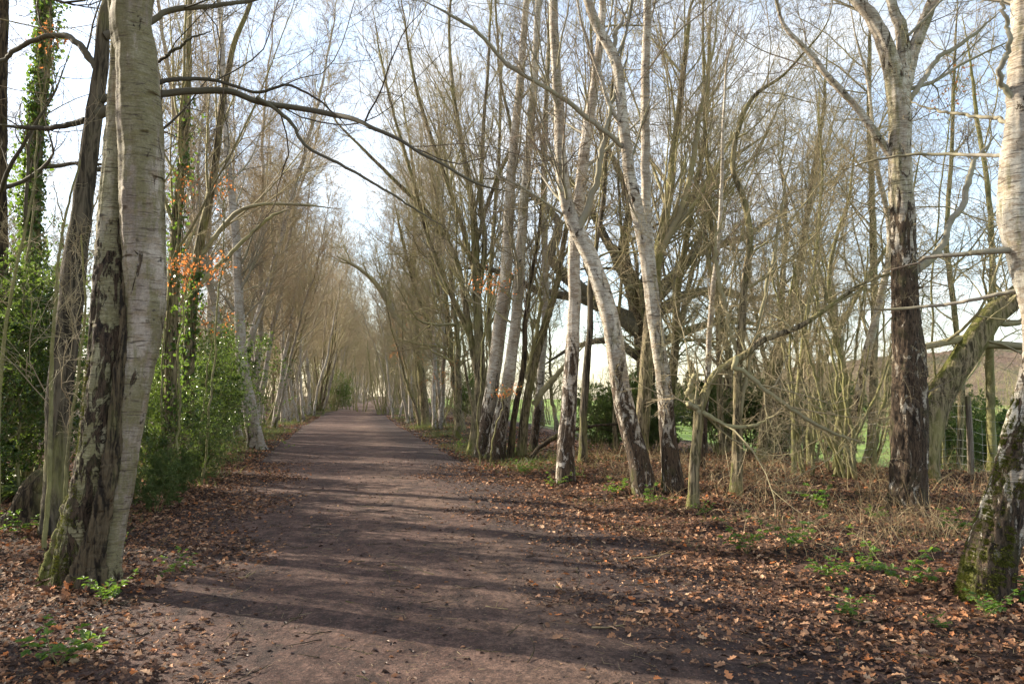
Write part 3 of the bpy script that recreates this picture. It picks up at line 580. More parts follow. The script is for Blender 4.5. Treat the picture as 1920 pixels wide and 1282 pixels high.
hero('oak_tree', 'young oak with wavy upright stem right of the crooked oak', 'oak tree',
  [[(1377, 930, 30), (1382, 860, 24), (1384, 790, 22), (1385, 700, 19), (1392, 600, 17), (1398, 520, 16), (1408, 440, 15), (1395, 370, 14), (1375, 310, 13), (1390, 230, 11), (1415, 180, 9), (1470, 140, 6)]], M['oak'], TS, 'scrub', n1=28, h0=1.6, H=0, flare=.6, fh=.12, sides=24, rough=.05, lenk=1.3,
  limbs=[[(1388, 680, 9), (1365, 600, 8), (1350, 480, 7), (1362, 380, 5)], [(1385, 790, 9), (1400, 700, 8), (1430, 600, 8), (1450, 500, 7), (1470, 380, 6), (1500, 240, 4)]])
hero(birch, 'stout birch with black fissured lower trunk and white upper stem before the wire fence', 'birch tree',
  [[(1702, 955, 66), (1703, 900, 60), (1706, 820, 62), (1706, 740, 58), (1704, 660, 52), (1700, 590, 46), (1697, 500, 43), (1694, 400, 42), (1690, 300, 40), (1688, 220, 40), (1675, 130, 34), (1645, 50, 26), (1605, 0, 22)],
   [(1688, 210, 30), (1698, 120, 26), (1690, 50, 22), (1672, 0, 18)], [(1690, 190, 24), (1712, 100, 22), (1735, 40, 22), (1750, 0, 20)],
   [(1675, 300, 14), (1620, 220, 13), (1560, 150, 12), (1520, 100, 10), (1475, 55, 8), (1452, 0, 6)]], M['birchE'], TB, 'birch', n1=30, h0=3.8, H=6, flare=.16, sides=90, rough=.03, n=420, low=8, disp=[(.016, 3.4), (.004, 0), (.004, 0), (.004, 0)],
  limbs=[[(1698, 520, 17), (1720, 505, 16), (1755, 475, 14), (1785, 420, 12), (1805, 380, 12), (1812, 340, 12), (1830, 300, 9), (1870, 250, 7)], [(1692, 205, 12), (1715, 175, 10), (1760, 110, 9), (1810, 80, 8), (1880, 20, 6)]])
hero('oak_tree', 'thick moss covered trunk leaning right from behind the stout black and white birch', 'oak tree',
  [[(1722, 900, 56), (1738, 820, 50), (1760, 750, 48), (1792, 695, 48), (1828, 640, 46), (1866, 588, 42), (1920, 545, 36), (2000, 470, 28), (2060, 360, 18)]], M['oak_moss'], TO, 'oak', n1=26, h0=2, d=12.3, H=0, sides=26, rough=.05,
  limbs=[[(1735, 650, 12), (1780, 640, 14), (1830, 620, 12), (1880, 560, 9), (1940, 520, 6)]])
H2 = hero(birch, 'mossy footed birch curving out of the frame at the right edge', 'birch tree',
  [[(1845, 1118, 86), (1855, 1060, 84), (1874, 990, 78), (1893, 920, 70), (1912, 850, 66), (1935, 770, 62), (1952, 690, 60), (1957, 610, 60), (1945, 540, 62), (1925, 470, 66), (1912, 400, 66), (1912, 320, 60), (1920, 220, 52), (1926, 100, 48), (1930, 0, 46)]],
  M['birchF'], TB, 'birch', n1=22, h0=4.4, H=7, flare=.14, fh=.2, sides=110, rough=.03, nlev=2, n=560, disp=[(.014, 1.9)],
  limbs=[[(1920, 215, 14), (1894, 170, 11), (1892, 110, 9, -.1), (1880, 40, 8, -.1), (1876, -20, 6)],
         [(1925, 468, 14), (1885, 470, 12), (1820, 478, 9, .2), (1740, 485, 7, .4), (1650, 510, 5, .6)],
         [(1945, 540, 9), (1880, 550, 8, .1), (1800, 568, 7, .3), (1700, 578, 6, .5), (1610, 582, 3, .6)],
         [(1915, 292, 10), (1880, 290, 9, .2), (1820, 290, 8, .5), (1740, 288, 7, .8), (1660, 300, 5, 1.0), (1560, 325, 4, 1.2)],
         [(1920, 235, 9), (1885, 225, 8, .2), (1820, 215, 7, .4), (1760, 205, 5, .6), (1700, 180, 4, .8)]])
moss(H2[0], *H2[1][0], 90000, 1.55, (-.9, -.25, .35), 72)
slims = [
 ('pale sunlit stem directly left of the stout black and white birch', birch, [(1590, 900, 22), (1605, 780, 20), (1625, 660, 19), (1650, 560, 16), (1668, 440, 13), (1640, 300, 10), (1625, 150, 7)], 14.5, 'oak', 'TS', 34),
 ('slim stem behind the wire fence between the stout birch and the right edge', oak, [(1862, 900, 17), (1858, 780, 15), (1855, 650, 14), (1862, 520, 12), (1855, 380, 9), (1830, 200, 7)], 13, 'oak', 'TS', 30),
 ('straight thin trunk rising behind the stout birch, slightly to its left', oak, [(1632, 880, 16), (1638, 740, 15), (1640, 600, 14), (1636, 450, 12), (1632, 300, 10), (1630, 100, 7)], 17, 'oak', 'TO', 40),
 ('dark double curved tree behind the young wavy oak', oak, [(1425, 880, 24), (1432, 800, 21), (1445, 700, 20), (1470, 600, 18), (1500, 480, 15), (1520, 350, 12), (1545, 200, 8)], 17, 'fan', 'TO', 50),
 ('thin upright stem in the middle of the scrub thicket', oak, [(1487, 910, 13), (1490, 800, 12), (1500, 700, 11), (1512, 600, 10), (1530, 470, 8), (1540, 330, 6)], 13.5, 'scrub', 'TS', 50),
 ('leaning stem with green algae in the scrub thicket', oak, [(1566, 905, 14), (1572, 800, 13), (1590, 720, 12), (1570, 620, 11), (1555, 500, 9), (1590, 380, 7)], 14, 'scrub', 'TS', 50),
 ('slanting stem crossing behind the scrub thicket', oak, [(1520, 900, 15), (1518, 790, 14), (1540, 690, 13), (1580, 600, 11), (1640, 500, 9), (1700, 400, 7)], 16, 'scrub', 'TS', 46),
 ('tall dark tree rising behind the forked birch', oak, [(1240, 850, 20), (1262, 700, 18), (1268, 560, 16), (1290, 420, 14), (1318, 280, 11), (1330, 120, 8)], 20, 'fan', 'TO', 60),
 ('grey stem behind the thin white pole', oak, [(1352, 870, 15), (1350, 760, 14), (1346, 640, 13), (1340, 520, 12), (1330, 380, 10), (1322, 220, 8), (1318, 40, 5)], 18, 'fan', 'TO', 50),
 ('thin tree beyond the fence near the right edge with level twigs', oak, [(1795, 860, 12), (1800, 740, 11), (1790, 600, 10), (1775, 450, 9), (1785, 280, 7), (1790, 100, 5)], 19, 'oak', 'TO', 50),
 ('upper birch stem seen between the mossy footed birch and the patchy birch', birch, [(1000, 850, 20), (1012, 720, 18), (1022, 560, 16), (1018, 400, 15), (1020, 250, 13), (1025, 100, 10), (1030, 0, 9)], 23, 'birch', 'TB', 40),
 ('slender tree on the right verge beyond the dark fanning tree', oak, [(862, 812, 12), (855, 740, 11), (850, 660, 10), (838, 560, 9), (820, 430, 8), (825, 280, 6)], 33, 'fan', 'TO', 50),
 ('crooked slender tree bending left over the right verge', oak, [(835, 806, 11), (822, 740, 10), (818, 670, 9), (800, 600, 9), (775, 530, 8), (750, 430, 6)], 36, 'oak', 'TO', 40),
 ('straight dark stem rising behind the fanning tree', oak, [(925, 840, 14), (928, 740, 13), (918, 600, 12), (925, 450, 10), (935, 300, 8), (940, 120, 6)], 28, 'fan', 'TO', 60),
]
for lb, nm, tr, d, sty, tw, n1 in slims:
    hero(nm, lb, 'birch tree' if nm == birch else 'tree', [tr], M['birchC'] if nm == birch else (M['oak'] if tw != 'TS' else M['sap']), {'TS': TS, 'TO': TO, 'TB': TB}[tw], sty, n1=int(n1 * (.42 if tw == 'TS' else .55)), h0=2.2, d=d, H=3, sides=14, rough=.05, flare=.7, fh=.14, low=3)
# the old oak with sinuous black limbs beyond the fence
hero('oak_tree', 'big old oak with dark sinuous limbs in the field beyond the birches', 'oak tree',
  [[(1215, 800, 46), (1212, 720, 42), (1205, 640, 40), (1190, 560, 36), (1170, 470, 26), (1180, 380, 18), (1150, 300, 12)]], M['oak_dark'], TD, 'oak', n1=50, h0=4, d=27, H=-3, lenk=1.4, tipk=1.3,
  limbs=[[(1200, 620, 30), (1130, 570, 24), (1060, 520, 22), (1030, 480, 20), (1045, 420, 16), (1010, 380, 11), (950, 340, 8), (900, 335, 5)],
         [(1195, 600, 26), (1090, 560, 18), (1010, 545, 14), (960, 520, 12), (900, 500, 8), (850, 510, 5)],
         [(1205, 610, 26), (1270, 560, 20), (1340, 545, 15), (1420, 560, 11), (1500, 540, 7)],
         [(1205, 590, 26), (1260, 520, 20), (1320, 470, 16), (1400, 440, 12), (1480, 380, 8)],
         [(1200, 560, 24), (1250, 440, 18), (1300, 370, 14), (1370, 300, 10), (1440, 250, 6)],
         [(1195, 560, 22), (1130, 440, 16), (1090, 370, 12), (1020, 290, 8), (960, 260, 5)],
         [(1212, 660, 20), (1290, 620, 15), (1380, 600, 10), (1450, 620, 6)],
         [(1212, 680, 18), (1150, 640, 13), (1080, 650, 9), (1010, 690, 5)]])
# ------------------------------------------------------------------ background tree prototypes and their copies
def proto(kind, seed, H, r, mat, tw, style, n1, h0, nst=1, lean=.08, dens=1., lenk=1., tipk=1.3, name='tree', wob=.2):
    rng = R(seed); rt = root(name, (0, 0, 0), 'x', 'tree'); sp = []
    for s in range(nst):
        a = rng.uniform(0, 6.28); off = np.array([cos(a), sin(a), 0]) * (.25 if nst > 1 else 0)
        pts = [off + [0, 0, -.15]]; dr = nrm(np.array([rng.normal(0, lean), rng.normal(0, lean), 1.]) + off * (1.1 if nst > 1 else 0)); n = 8; hh = H * rng.uniform(.75, 1)
        for i in range(n): dr = nrm(dr + rng.normal(0, .06, 3) + [0, 0, .06]); pts.append(pts[-1] + dr * hh / n)
        rr = r * (1 if nst == 1 else rng.uniform(.45, .8)); P, rad = spine(pts, np.linspace(rr, .015, n + 1), 44, wob, rng); g = Geo()
        trunk_tube(g, P, rad, 9, .35, .25, .05, rng); obj('trunk', g, mat, rt); sp.append((P, rad))
    g = Geo(); crown(g, sp, style, n1, h0, rng, dens, lenk, tipk=tipk); obj('crown', g, tw, rt)
    return rt
TF = M['twig_far']
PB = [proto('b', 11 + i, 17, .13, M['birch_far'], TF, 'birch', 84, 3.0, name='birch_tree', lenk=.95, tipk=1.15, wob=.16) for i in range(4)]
PO = [proto('o', 31 + i, 14, .17, M['oak'], TO, 'oak', 56, 2.2, name='bare_tree', tipk=1.5) for i in range(3)]
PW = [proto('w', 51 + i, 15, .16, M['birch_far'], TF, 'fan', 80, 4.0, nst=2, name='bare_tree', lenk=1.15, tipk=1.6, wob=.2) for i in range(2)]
PF = [proto('f', 41 + i, 14, .15, M['oak'], TO, 'fan', 64, 1.6, nst=3 + i % 3, name='bare_tree', lenk=.8, tipk=1.4) for i in range(4)]
PS = [proto('s', 61 + i, 4.6, .05, M['sap'], TS, 'scrub', 34, .3, nst=6, name='scrub_bush', lenk=.62, tipk=1.0, wob=.08) for i in range(3)]
for p in PB: p['category'] = 'birch tree'
for p in PS: p['category'] = 'shrub'
used = set()
def put(pl, x, y, rng, label, group, sc=(.85, 1.15), tilt=.04, dz=0.):
    p = pl[rng.randint(len(pl))]; s = rng.uniform(*sc); loc = (x, y, float(ground_z(x, y)) + dz); t = rng.normal(0, tilt, 2); rz = rng.uniform(0, 6.28)
    if p.name not in used:
        used.add(p.name); p.location = loc; p.rotation_euler = (t[0], t[1], rz); p.scale = (s, s, s); tag(p, label, None, group); return p
    return place_copy(p, loc, rz, s, label, group, t)
rg = R(77)
y = 25.
while y < 210:
    s = -rg.uniform(3.5, 5.6)
    put(PB if rg.rand() < .72 else PO + PF, cx(y) + s, y, rg, 'slender pale tree in the long row down the left side of the path', 'row of trees left of the path', (.95, 1.35)); y += rg.uniform(.8, 1.7) * (1 + y / 60)
y = 30.
while y < 210:
    s = rg.uniform(3.6, 5.6)
    put(PB + PF if rg.rand() < .5 else PO + PF, cx(y) + s, y, rg, 'bare tree in the long row down the right side of the path', 'row of trees right of the path', (.65, .95)); y += rg.uniform(1.4, 3.2) * (1 + y / 60)
for i in range(34):
    y = 34 + 5.4 * i; s = (-1) ** i * rg.uniform(2.9, 4.2)
    put(PW, cx(y) + s, y, rg, 'wide crowned tree arching over the far part of the path', 'trees arching over the path', (.8, 1.05))
for i in range(34):      # wood behind the left row
    y = rg.uniform(30, 130); s = -rg.uniform(7, 26)
    put(PB + PO + PF, cx(y) + s, y, rg, 'bare tree in the wood behind the left row', 'trees in the wood on the left', (.8, 1.1))
for (y, s) in [(6.2, -9.5), (7.4, -6.8), (4.4, -4.6), (5.6, -5.6), (8.3, -7.6), (3.2, -6), (10.2, -9.0), (9.5, -12.5), (5.0, -15), (12, -19), (27, -7), (31, -9), (24, -11.5), (36, -7.5), (29, -13), (17, -23), (25, -18)]:      # near wood on the left: throws the streaked shadows over the path
    put(PB, cx(y) + s, y, rg, 'bare tree in the wood behind the left row', 'trees in the wood on the left', (.8, 1.1))
for i in range(8):      # belt between verge and field on the right
    y = rg.uniform(24, 75); s = rg.uniform(5.5, 11)
    put(PF + PO, cx(y) + s, y, rg, 'bare tree in the belt between the right verge and the field', 'trees along the field edge', (.6, .95))
for i in range(5):
    px = rg.uniform(1330, 1640); d = rg.uniform(17, 24); x = (px - 960) / FPX * d
    put(PF + PO, x, d, rg, 'bare tree behind the wire fence on the right', 'trees behind the wire fence', (.55, .8))
for i in range(6):      # scrub right of the verge
    px = rg.uniform(1330, 1660); d = rg.uniform(13, 17.5); x = (px - 960) / FPX * d
    put(PS, x, d, rg, 'tangled bare scrub bush in the thicket before the wire fence', 'scrub bushes on the right', (.55, 1.0))
for i in range(26):      # understorey both sides of the path, far
    sd_ = -1 if rg.rand() < .5 else 1; y = rg.uniform(24, 90); s = sd_ * rg.uniform(3.4, 6)
    put(PS, cx(y) + s, y, rg, 'bare shrub at the foot of the tree rows', 'shrubs along the tree rows', (.5, .9))
for i in range(26):      # low scrub through the wood on the left
    y = rg.uniform(9, 60); s = -rg.uniform(13, 34)
    put(PS, cx(y) + s, y, rg, 'bare shrub low down in the wood on the left', 'shrubs in the wood on the left', (.6, 1.1))
for i in range(34):      # thick cover closing the view behind the left row
    y = rg.uniform(48, 135); s = -rg.uniform(7, 26)
    put(PS, cx(y) + s, y, rg, 'tall bare shrub behind the left row of trees', 'tall shrubs behind the left row', (1.3, 2.1))
for i in range(18):
    y = rg.uniform(120, 215); s = (-1) ** i * rg.uniform(3.0, 7.5)
    put(PW, cx(y) + s, y, rg, 'wide crowned tree arching over the far part of the path', 'trees arching over the path', (.9, 1.15))
for i in range(60):      # far wood closing the path and hedge beyond the field
    y = rg.uniform(215, 330); s = rg.uniform(-14, 14)
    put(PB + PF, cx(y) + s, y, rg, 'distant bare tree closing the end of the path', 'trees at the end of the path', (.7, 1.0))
for i in range(64):
    px = 960 + (i - 16) * 21 + rg.uniform(-12, 12); d = rg.uniform(62, 95); x = (px - 960) / FPX * d
    put(PS, x, d, rg, 'bare shrub in the hedge beyond the field', 'hedge shrubs beyond the field', (.9, 1.7))
# ------------------------------------------------------------------ evergreen bushes
def bush(name, cat, seed, H, spread, leafmat, size, n1=26, lpt=5, nst=6, wid=.5, fold=.3, h0=.15, simple=False):
    rng = R(seed); rt = root(name, (0, 0, 0), 'x', cat); sp = []; g = Geo()
    for s in range(nst):
        a = rng.uniform(0, 6.28); pts = [np.array([cos(a), sin(a), 0]) * .12]; dr = nrm(np.array([cos(a) * spread, sin(a) * spread, 1.])); hh = H * rng.uniform(.6, .95)
        for i in range(6): dr = nrm(dr + rng.normal(0, .1, 3) + [0, 0, .08]); pts.append(pts[-1] + dr * hh / 6)
        P, r = spine(pts, np.linspace(.03 * H / 3, .006, 7), 24, .05, rng); trunk_tube(g, P, r, 6, .1, .2, .04, rng); sp.append((P, r))
    st = STY['scrub']; ends = crown(g, sp, 'scrub', n1, h0, rng, .8, H / 5.2, nlev=2, tipk=.8)
    obj('stems', g, M['sap'], rt)
    n, m = ends.shape[:2]; k = lpt; f = rng.uniform(.1, 1, (n, k)) * (m - 1); i = np.minimum(f.astype(int), m - 2); w = (f - i)[..., None]
    C = (ends[np.arange(n)[:, None], i] * (1 - w) + ends[np.arange(n)[:, None], i + 1] * w).reshape(-1, 3)
    ax = rng.normal(0, 1, C.shape) + [0, 0, .2]; C = C + nrm(ax) * size * .5; nr = rng.normal(0, .7, C.shape) + [0, 0, .8]
    g = Geo(); leaves(g, C, ax, nr, size * rng.uniform(.6, 1.3, len(C)), wid, fold, .12, simple); obj('foliage', g, leafmat, rt, smooth=False)
    return rt
holly = [bush('holly_bush', 'holly bush', 200 + i, 4.0, .25, M['holly'], .058, n1=90, lpt=9) for i in range(2)]
gor = [bush('evergreen_bush', 'bush', 210 + i, 2.2, .5, M['gorse'], .05, n1=60, lpt=9) for i in range(2)]
def setp(p, px, d, sc, rz, label, group=None, first=False, dz=0):
    x = (px - 960) / FPX * d; loc = (x, d, float(ground_z(x, d)) + dz)
    sc = (sc, sc, sc) if np.isscalar(sc) else sc
    if p.name not in used:
        used.add(p.name); p.location = loc; p.rotation_euler[2] = rz; p.scale = sc; tag(p, label, None, group); return p
    return place_copy(p, loc, rz, sc, label, group)
setp(holly[0], -35, 11.0, .85, .3, 'tall glossy holly at the left edge of the view')
setp(holly[1], 60, 12.5, .8, 2.1, 'holly behind the ridged oak trunk, lower than its neighbour')
setp(holly[1], 300, 13.5, .45, 1.0, 'low holly showing just right of the twin birch trunk')
setp(holly[0], 335, 16.5, .62, 5.0, 'dark holly in shade beside the leaning olive trunk')
setp(holly[1], 355, 20, .8, 3.3, 'dense dark holly behind the path edge on the left')
setp(holly[0], 400, 26, .95, .9, 'tall green holly where the birch with dark leaning base stands')
setp(holly[1], 400, 22, .5, 5.4, 'rounded low holly before the birch with dark leaning base')
setp(holly[1], 630, 80, 1.0, 1.8, 'dark ivy green evergreen far down the left row')
setp(holly[0], 648, 110, 1.0, 3.8, 'lighter green evergreen farthest down the left row')
setp(holly[0], 870, 45, .7, 1.2, 'small evergreen among the trees of the right row')
for i, (px, d, s, lb) in enumerate([(1120, 21, .8, 'sunlit green bush left of the leaning birch pair'), (1165, 22, .9, 'sunlit green bush behind the leaning birch'), (1230, 21, .75, 'green bush behind the shared base of the birch pair'),
    (1345, 19, .85, 'green bush behind the crooked oak'), (1410, 20, .95, 'green bush behind the young wavy oak'), (1470, 19, .8, 'green bush behind the middle of the scrub thicket'),
    (1540, 20, .9, 'green bush at the right end of the scrub thicket'), (1745, 21, 1.1, 'dark bush behind the moss covered leaning trunk'), (1800, 24, 1.2, 'green bush across the fence right of the mossy trunk'), (1880, 22, .9, 'green bush beyond the fence at the right edge'),
    (330, 12.6, .34, 'low green bush at the edge of the leaf litter left of the path'), (375, 15.0, .36, 'small green bush under the dark holly'), (300, 11, .38, 'small bush behind the right side of the twin birch foot')]):
    setp(gor[i % 2], px, d, s, i * 1.3, lb, None)
setp(holly[0], -330, 17, .9, 4.4, 'holly deep in the left wood beyond the view')
# distant conifers
def conifer(seed):
    rng = R(seed); rt = root('conifer_tree', (0, 0, 0), 'x', 'conifer'); g = Geo(); P, r = spine([[0, 0, -.2], [0, 0, 4], [.1, 0, 9]], [.2, .14, .03], 20); trunk_tube(g, P, r, 8); obj('trunk', g, M['oak_dark'], rt)
    n = 5200; h = rng.uniform(0, 1, n) ** 1.1; z = .8 + h * 8.4; a = rng.uniform(0, 6.28, n); lay = .75 + .25 * np.sin(z * 6 + np.sin(a * 3)); R_ = (1 - h) ** .8 * 3.0 * lay * rng.uniform(.45, 1, n)
    C = np.stack([np.cos(a) * R_, np.sin(a) * R_, z - R_ * .15], -1); ax = np.stack([np.cos(a), np.sin(a), np.full(n, -.25)], -1) + rng.normal(0, .35, (n, 3))
    g = Geo(); leaves(g, C, ax, rng.normal(0, .5, (n, 3)) + [0, 0, 1], rng.uniform(.35, .7, n), .35, .3, .1, True); obj('foliage', g, M['conifer'], rt, smooth=False); return rt
cf = conifer(301)
for px, d, s, lb in [(1262, 80, .62, 'dark conifer beyond the field behind the forked birch'), (1296, 84, .72, 'taller dark conifer beside the crooked oak, far off'), (1330, 78, .5, 'smallest dark conifer of the far trio'), (1560, 95, .7, 'lone dark conifer far behind the scrub thicket'), (1740, 100, .55, 'dark conifer far behind the leaning mossy trunk')]:
    setp(cf, px, d, s, px * .1, lb)
# ivy on two left trunks
def ivy_on(px_list, d, n, label, seed, spread=.16, size=.07):
    rng = R(seed); f = at(px_list[0][0], px_list[0][1], d); f[2] = float(ground_z(f[0], f[1])); rt = root('ivy_plant', f, label, 'ivy')
    P, r = spine([at(q[0], q[1], d) - f for q in px_list], [q[2] * .5 / FPX * d for q in px_list], 80)
    i = rng.randint(0, 80, n); a = rng.uniform(0, 6.28, n); rad = r[i] + rng.uniform(.0, 1, n) ** 2 * spread * (.45 + .9 * np.abs(np.sin(i * .21 + 2 * np.sin(i * .07 + seed)) ) * (1 + np.sin(a + i * .1)) * .7)
    out = np.stack([np.cos(a), np.sin(a), rng.normal(0, .3, n)], -1); C = P[i] + out * rad[:, None] + rng.normal(0, .03, (n, 3))
    ax = rng.normal(0, .6, (n, 3)) + [0, 0, -.6]; g = Geo(); leaves(g, C, ax, out + rng.normal(0, .4, (n, 3)), rng.uniform(.6, 1.3, n) * size, .8, .2, .1); obj('foliage', g, M['ivy'], rt, smooth=False)
    g = Geo()
    for k in range(4):
        th = k * 1.6 + np.linspace(0, 3, 80); Q = P + np.stack([np.cos(th), np.sin(th), 0 * th], -1) * (r + .012)[:, None]; tubes(g, Q[None], np.full((1, 80), .008), 5)
    obj('stem', g, M['oak'], rt)
ivy_on([(52, 790, 30), (60, 600, 28), (58, 420, 26), (62, 280, 24), (78, 130, 20), (85, 0, 16)], 13, 5200, 'ivy climbing the pale stem at the far left', 401, .2)
ivy_on([(318, 810, 24), (322, 650, 22), (326, 520, 20), (334, 400, 18), (345, 290, 15), (350, 190, 13)], 13.6, 900, 'ivy climbing the slender tree right of the twin birch', 402, .17)
ivy_on([(350, 815, 26), (352, 700, 22), (357, 600, 19), (368, 510, 17)], 15, 1100, 'ivy on the lower half of the leaning olive trunk', 403, .1)
# clinging orange leaves: beech saplings
def dead_leaf_sprays(px, py, d, wpx, hpx, n, label, seed, size=.055):
    rng = R(seed); c = at(px, py, d); f = np.array([c[0], c[1], float(ground_z(c[0], c[1]))]); rt = root('beech_sapling', f, label, 'beech sapling')
    h = c[2] - f[2]; g = Geo(); P, r = spine([[-.3, .2, -.05], [-.2, .1, h * .5], [-.05, 0, h * .85], [.0, 0, h * 1.02]], [.022, .016, .01, .004], 30, .1, rng); trunk_tube(g, P, r, 6, .1, .2, .03, rng)
    wm, hm = wpx / FPX * d * .5, hpx / FPX * d * .5; k = 26; E = np.stack([rng.uniform(-wm, wm, k), rng.normal(0, wm * .5, k), h + rng.uniform(-hm, hm, k)], -1)
    i = rng.randint(24, 30, k); t = np.linspace(0, 1, 6)[None, :, None]; Q = P[i][:, None] * (1 - t) + E[:, None] * t + rng.normal(0, .02, (k, 6, 3)); tubes(g, Q, np.linspace(.006, .0018, 6)[None].repeat(k, 0), 3); obj('stem', g, M['sap'], rt)
    j = rng.randint(0, k, n); w = rng.uniform(.25, 1, n)[:, None]; C = P[i][j] * (1 - w) + E[j] * w + rng.normal(0, .05, (n, 3)); g = Geo()
    leaves(g, C, rng.normal(0, .8, (n, 3)) + [0, 0, -.6], rng.normal(0, 1, (n, 3)), rng.uniform(.6, 1.2, n) * size, .55, .3, .25); obj('foliage', g, M['deadleaf'], rt, smooth=False)
dead_leaf_sprays(362, 494, 12.5, 150, 30, 280, 'beech sapling with a level spray of orange leaves right of the twin birch', 501)
dead_leaf_sprays(340, 330, 13.2, 70, 60, 60, 'tall thin beech sapling with sparse orange leaves above its neighbour', 502)
dead_leaf_sprays(415, 335, 14, 60, 40, 60, 'beech sapling with few orange leaves near the leaning olive trunk', 503)
dead_leaf_sprays(400, 600, 15, 110, 60, 60, 'beech sapling with scattered dull leaves before the dark holly', 504)
dead_leaf_sprays(945, 730, 17.5, 70, 30, 60, 'small beech sapling with rusty leaves at the mossy footed birch', 505)
dead_leaf_sprays(925, 520, 18, 110, 60, 110, 'beech sapling with orange leaves left of the patchy birch', 506)
dead_leaf_sprays(748, 640, 60, 40, 110, 700, 'russet leaved beech far down the right row', 507, .1)
dead_leaf_sprays(770, 600, 50, 60, 120, 500, 'russet leaved beech nearer on the right row', 508, .09)
dead_leaf_sprays(830, 700, 30, 90, 80, 160, 'beech with thin rusty foliage under the right row', 509)
dead_leaf_sprays(95, 60, 11, 70, 40, 50, 'tall beech sapling with orange leaves high at the left', 510)
dead_leaf_sprays(1790, 150, 13, 90, 120, 60, 'beech sapling with a few red brown leaves high at the right', 511)
# ------------------------------------------------------------------ ground cover
rg = R(900)
def scat(n, y0, y1, s0, s1, pw=1.0):
    y = y0 + (y1 - y0) * rg.uniform(0, 1, n) ** pw; s = rg.uniform(s0, s1, n); x = s + cx(y); return x, y, s
def litter(name, lab, mat, x, y, size, simple=False, lift=.012, tilt=.45, fold=.35, curl=.3, wid=.6):
    n = len(x); z = ground_z(x, y) + lift * rg.uniform(.3, 2.2, n); a = rg.uniform(0, 6.28, n)
    ax = np.stack([np.cos(a), np.sin(a), rg.normal(0, tilt * .6, n)], -1); nr = np.stack([rg.normal(0, tilt, n), rg.normal(0, tilt, n), np.ones(n)], -1)
    g = Geo(); C = np.stack([x, y, z], -1); size = np.asarray(size)
    if simple or 'leaf' not in name: leaves(g, C, ax, nr, size, wid, fold, curl, simple)
    else:
        k = rg.uniform(0, 1, n) < .55; lobed(g, C[k], ax[k], nr[k], size[k] * 1.25, rg.uniform(.45, .75, k.sum()), fold * .7, curl); leaves(g, C[~k], ax[~k], nr[~k], size[~k] * .8, wid, fold, curl)
    o = obj(name, g, mat, smooth=False); tag(o, lab, 'fallen leaves' if 'lea' in name else 'debris', None, 'stuff'); return o
def cat(*a): return [np.concatenate(k) for k in zip(*a)]
xr = scat(115000, 3.2, 19, .9, 9.5, 1.3); keep = rg.uniform(0, 1, 115000) < sm(.9, 3.1, xr[2] + .35 * np.sin(xr[1] * 1.3) + .3 * np.sin(xr[1] * 3.1 + xr[0] * 2)) * .95 + .02; xr = [v[keep] for v in xr]
xl = scat(90000, 3.0, 19, -8.0, -1.1, 1.3); keep = rg.uniform(0, 1, 90000) < sm(1.0, 2.5, -xl[2] + .4 * np.sin(xl[1] * 1.7)) * .92 + .05; xl = [v[keep] for v in xl]
X = cat(xr, xl)
litter('leaf_litter', 'brown and russet fallen leaves covering both verges', M['litter'], X[0], X[1], .016 + .055 * rg.uniform(0, 1, len(X[0])) ** 1.8)
FE = np.array([(o.location.x, o.location.y) for o in bpy.data.objects if o.parent is None and o.type == 'EMPTY' and 'tree' in o.name and 4 < o.location.y < 22 and abs(o.location.x - cx(o.location.y)) < 9.5 and o.location.x / o.location.y > -.66])
j = rg.randint(0, len(FE), 5200); a = rg.uniform(0, 6.28, 5200); q = .16 + np.abs(rg.normal(0, .22, 5200)); litter('banked_leaf_litter', 'fallen leaves banked up against the feet of the trunks', M['litter'], FE[j, 0] + np.cos(a) * q, FE[j, 1] + np.sin(a) * q, rg.uniform(.04, .085, 5200), lift=.035, tilt=.8)
X = cat(scat(14000, 17, 60, 2.4, 8, 1.4), scat(14000, 17, 60, -6.5, -2.4, 1.4))
litter('distant_leaf_litter', 'fallen leaves along the verges farther down the path', M['litter'], X[0], X[1], rg.uniform(.05, .11, len(X[0])), True)
X = scat(15000, 3.2, 22, -2.9, 2.9, 1.5); keep = rg.uniform(0, 1, len(X[0])) < .16 + .84 * sm(1.3, 2.7, np.abs(X[2] - .1 + .3 * np.sin(X[1] * 1.1))); X = [v[keep] for v in X]
litter('trodden_leaves', 'small trodden leaf fragments pressed into the muddy edges of the path', M['muddy'], X[0], X[1], rg.uniform(.012, .045, len(X[0])), False, .006, .3)
X = scat(700, 3.3, 20, -2.0, 2.0, 1.3)
litter('path_leaves', 'single brown leaves blown onto the path', M['litter'], X[0], X[1], rg.uniform(.02, .06, 700), False, .006, .3)
X = scat(9000, 3.2, 13, -2.6, 2.6, 1.4)
litter('gravel_grit', 'loose grit and crumbs on the red path', M['muddy'], X[0], X[1], rg.uniform(.005, .016, len(X[0])), True, .003, .5, .5, .2, .8)
def sticks(name, label, n, y0, y1, s0, s1, L, r, mat, wander=.15, lift=.01):
    x, y, s = scat(n, y0, y1, s0, s1, 1.3); P0 = np.stack([x, y, ground_z(x, y) + lift], -1); a = rg.uniform(0, 6.28, n); D = np.stack([np.cos(a), np.sin(a), rg.normal(0, .06, n)], -1)
    P, Rd = grow(P0, D, rg.uniform(.3, 1, n) * L, np.full(n, r), np.full(n, r * .5), 4, wander, 0, rg)
    zz = ground_z(P[..., 0], P[..., 1]) + lift + r; P[..., 2] = zz + .5 * np.abs(P[..., 2] - P0[:, None, 2]); g = Geo(); tubes(g, P, Rd, 4); tag(obj(name, g, mat), label, 'debris', None, 'stuff')
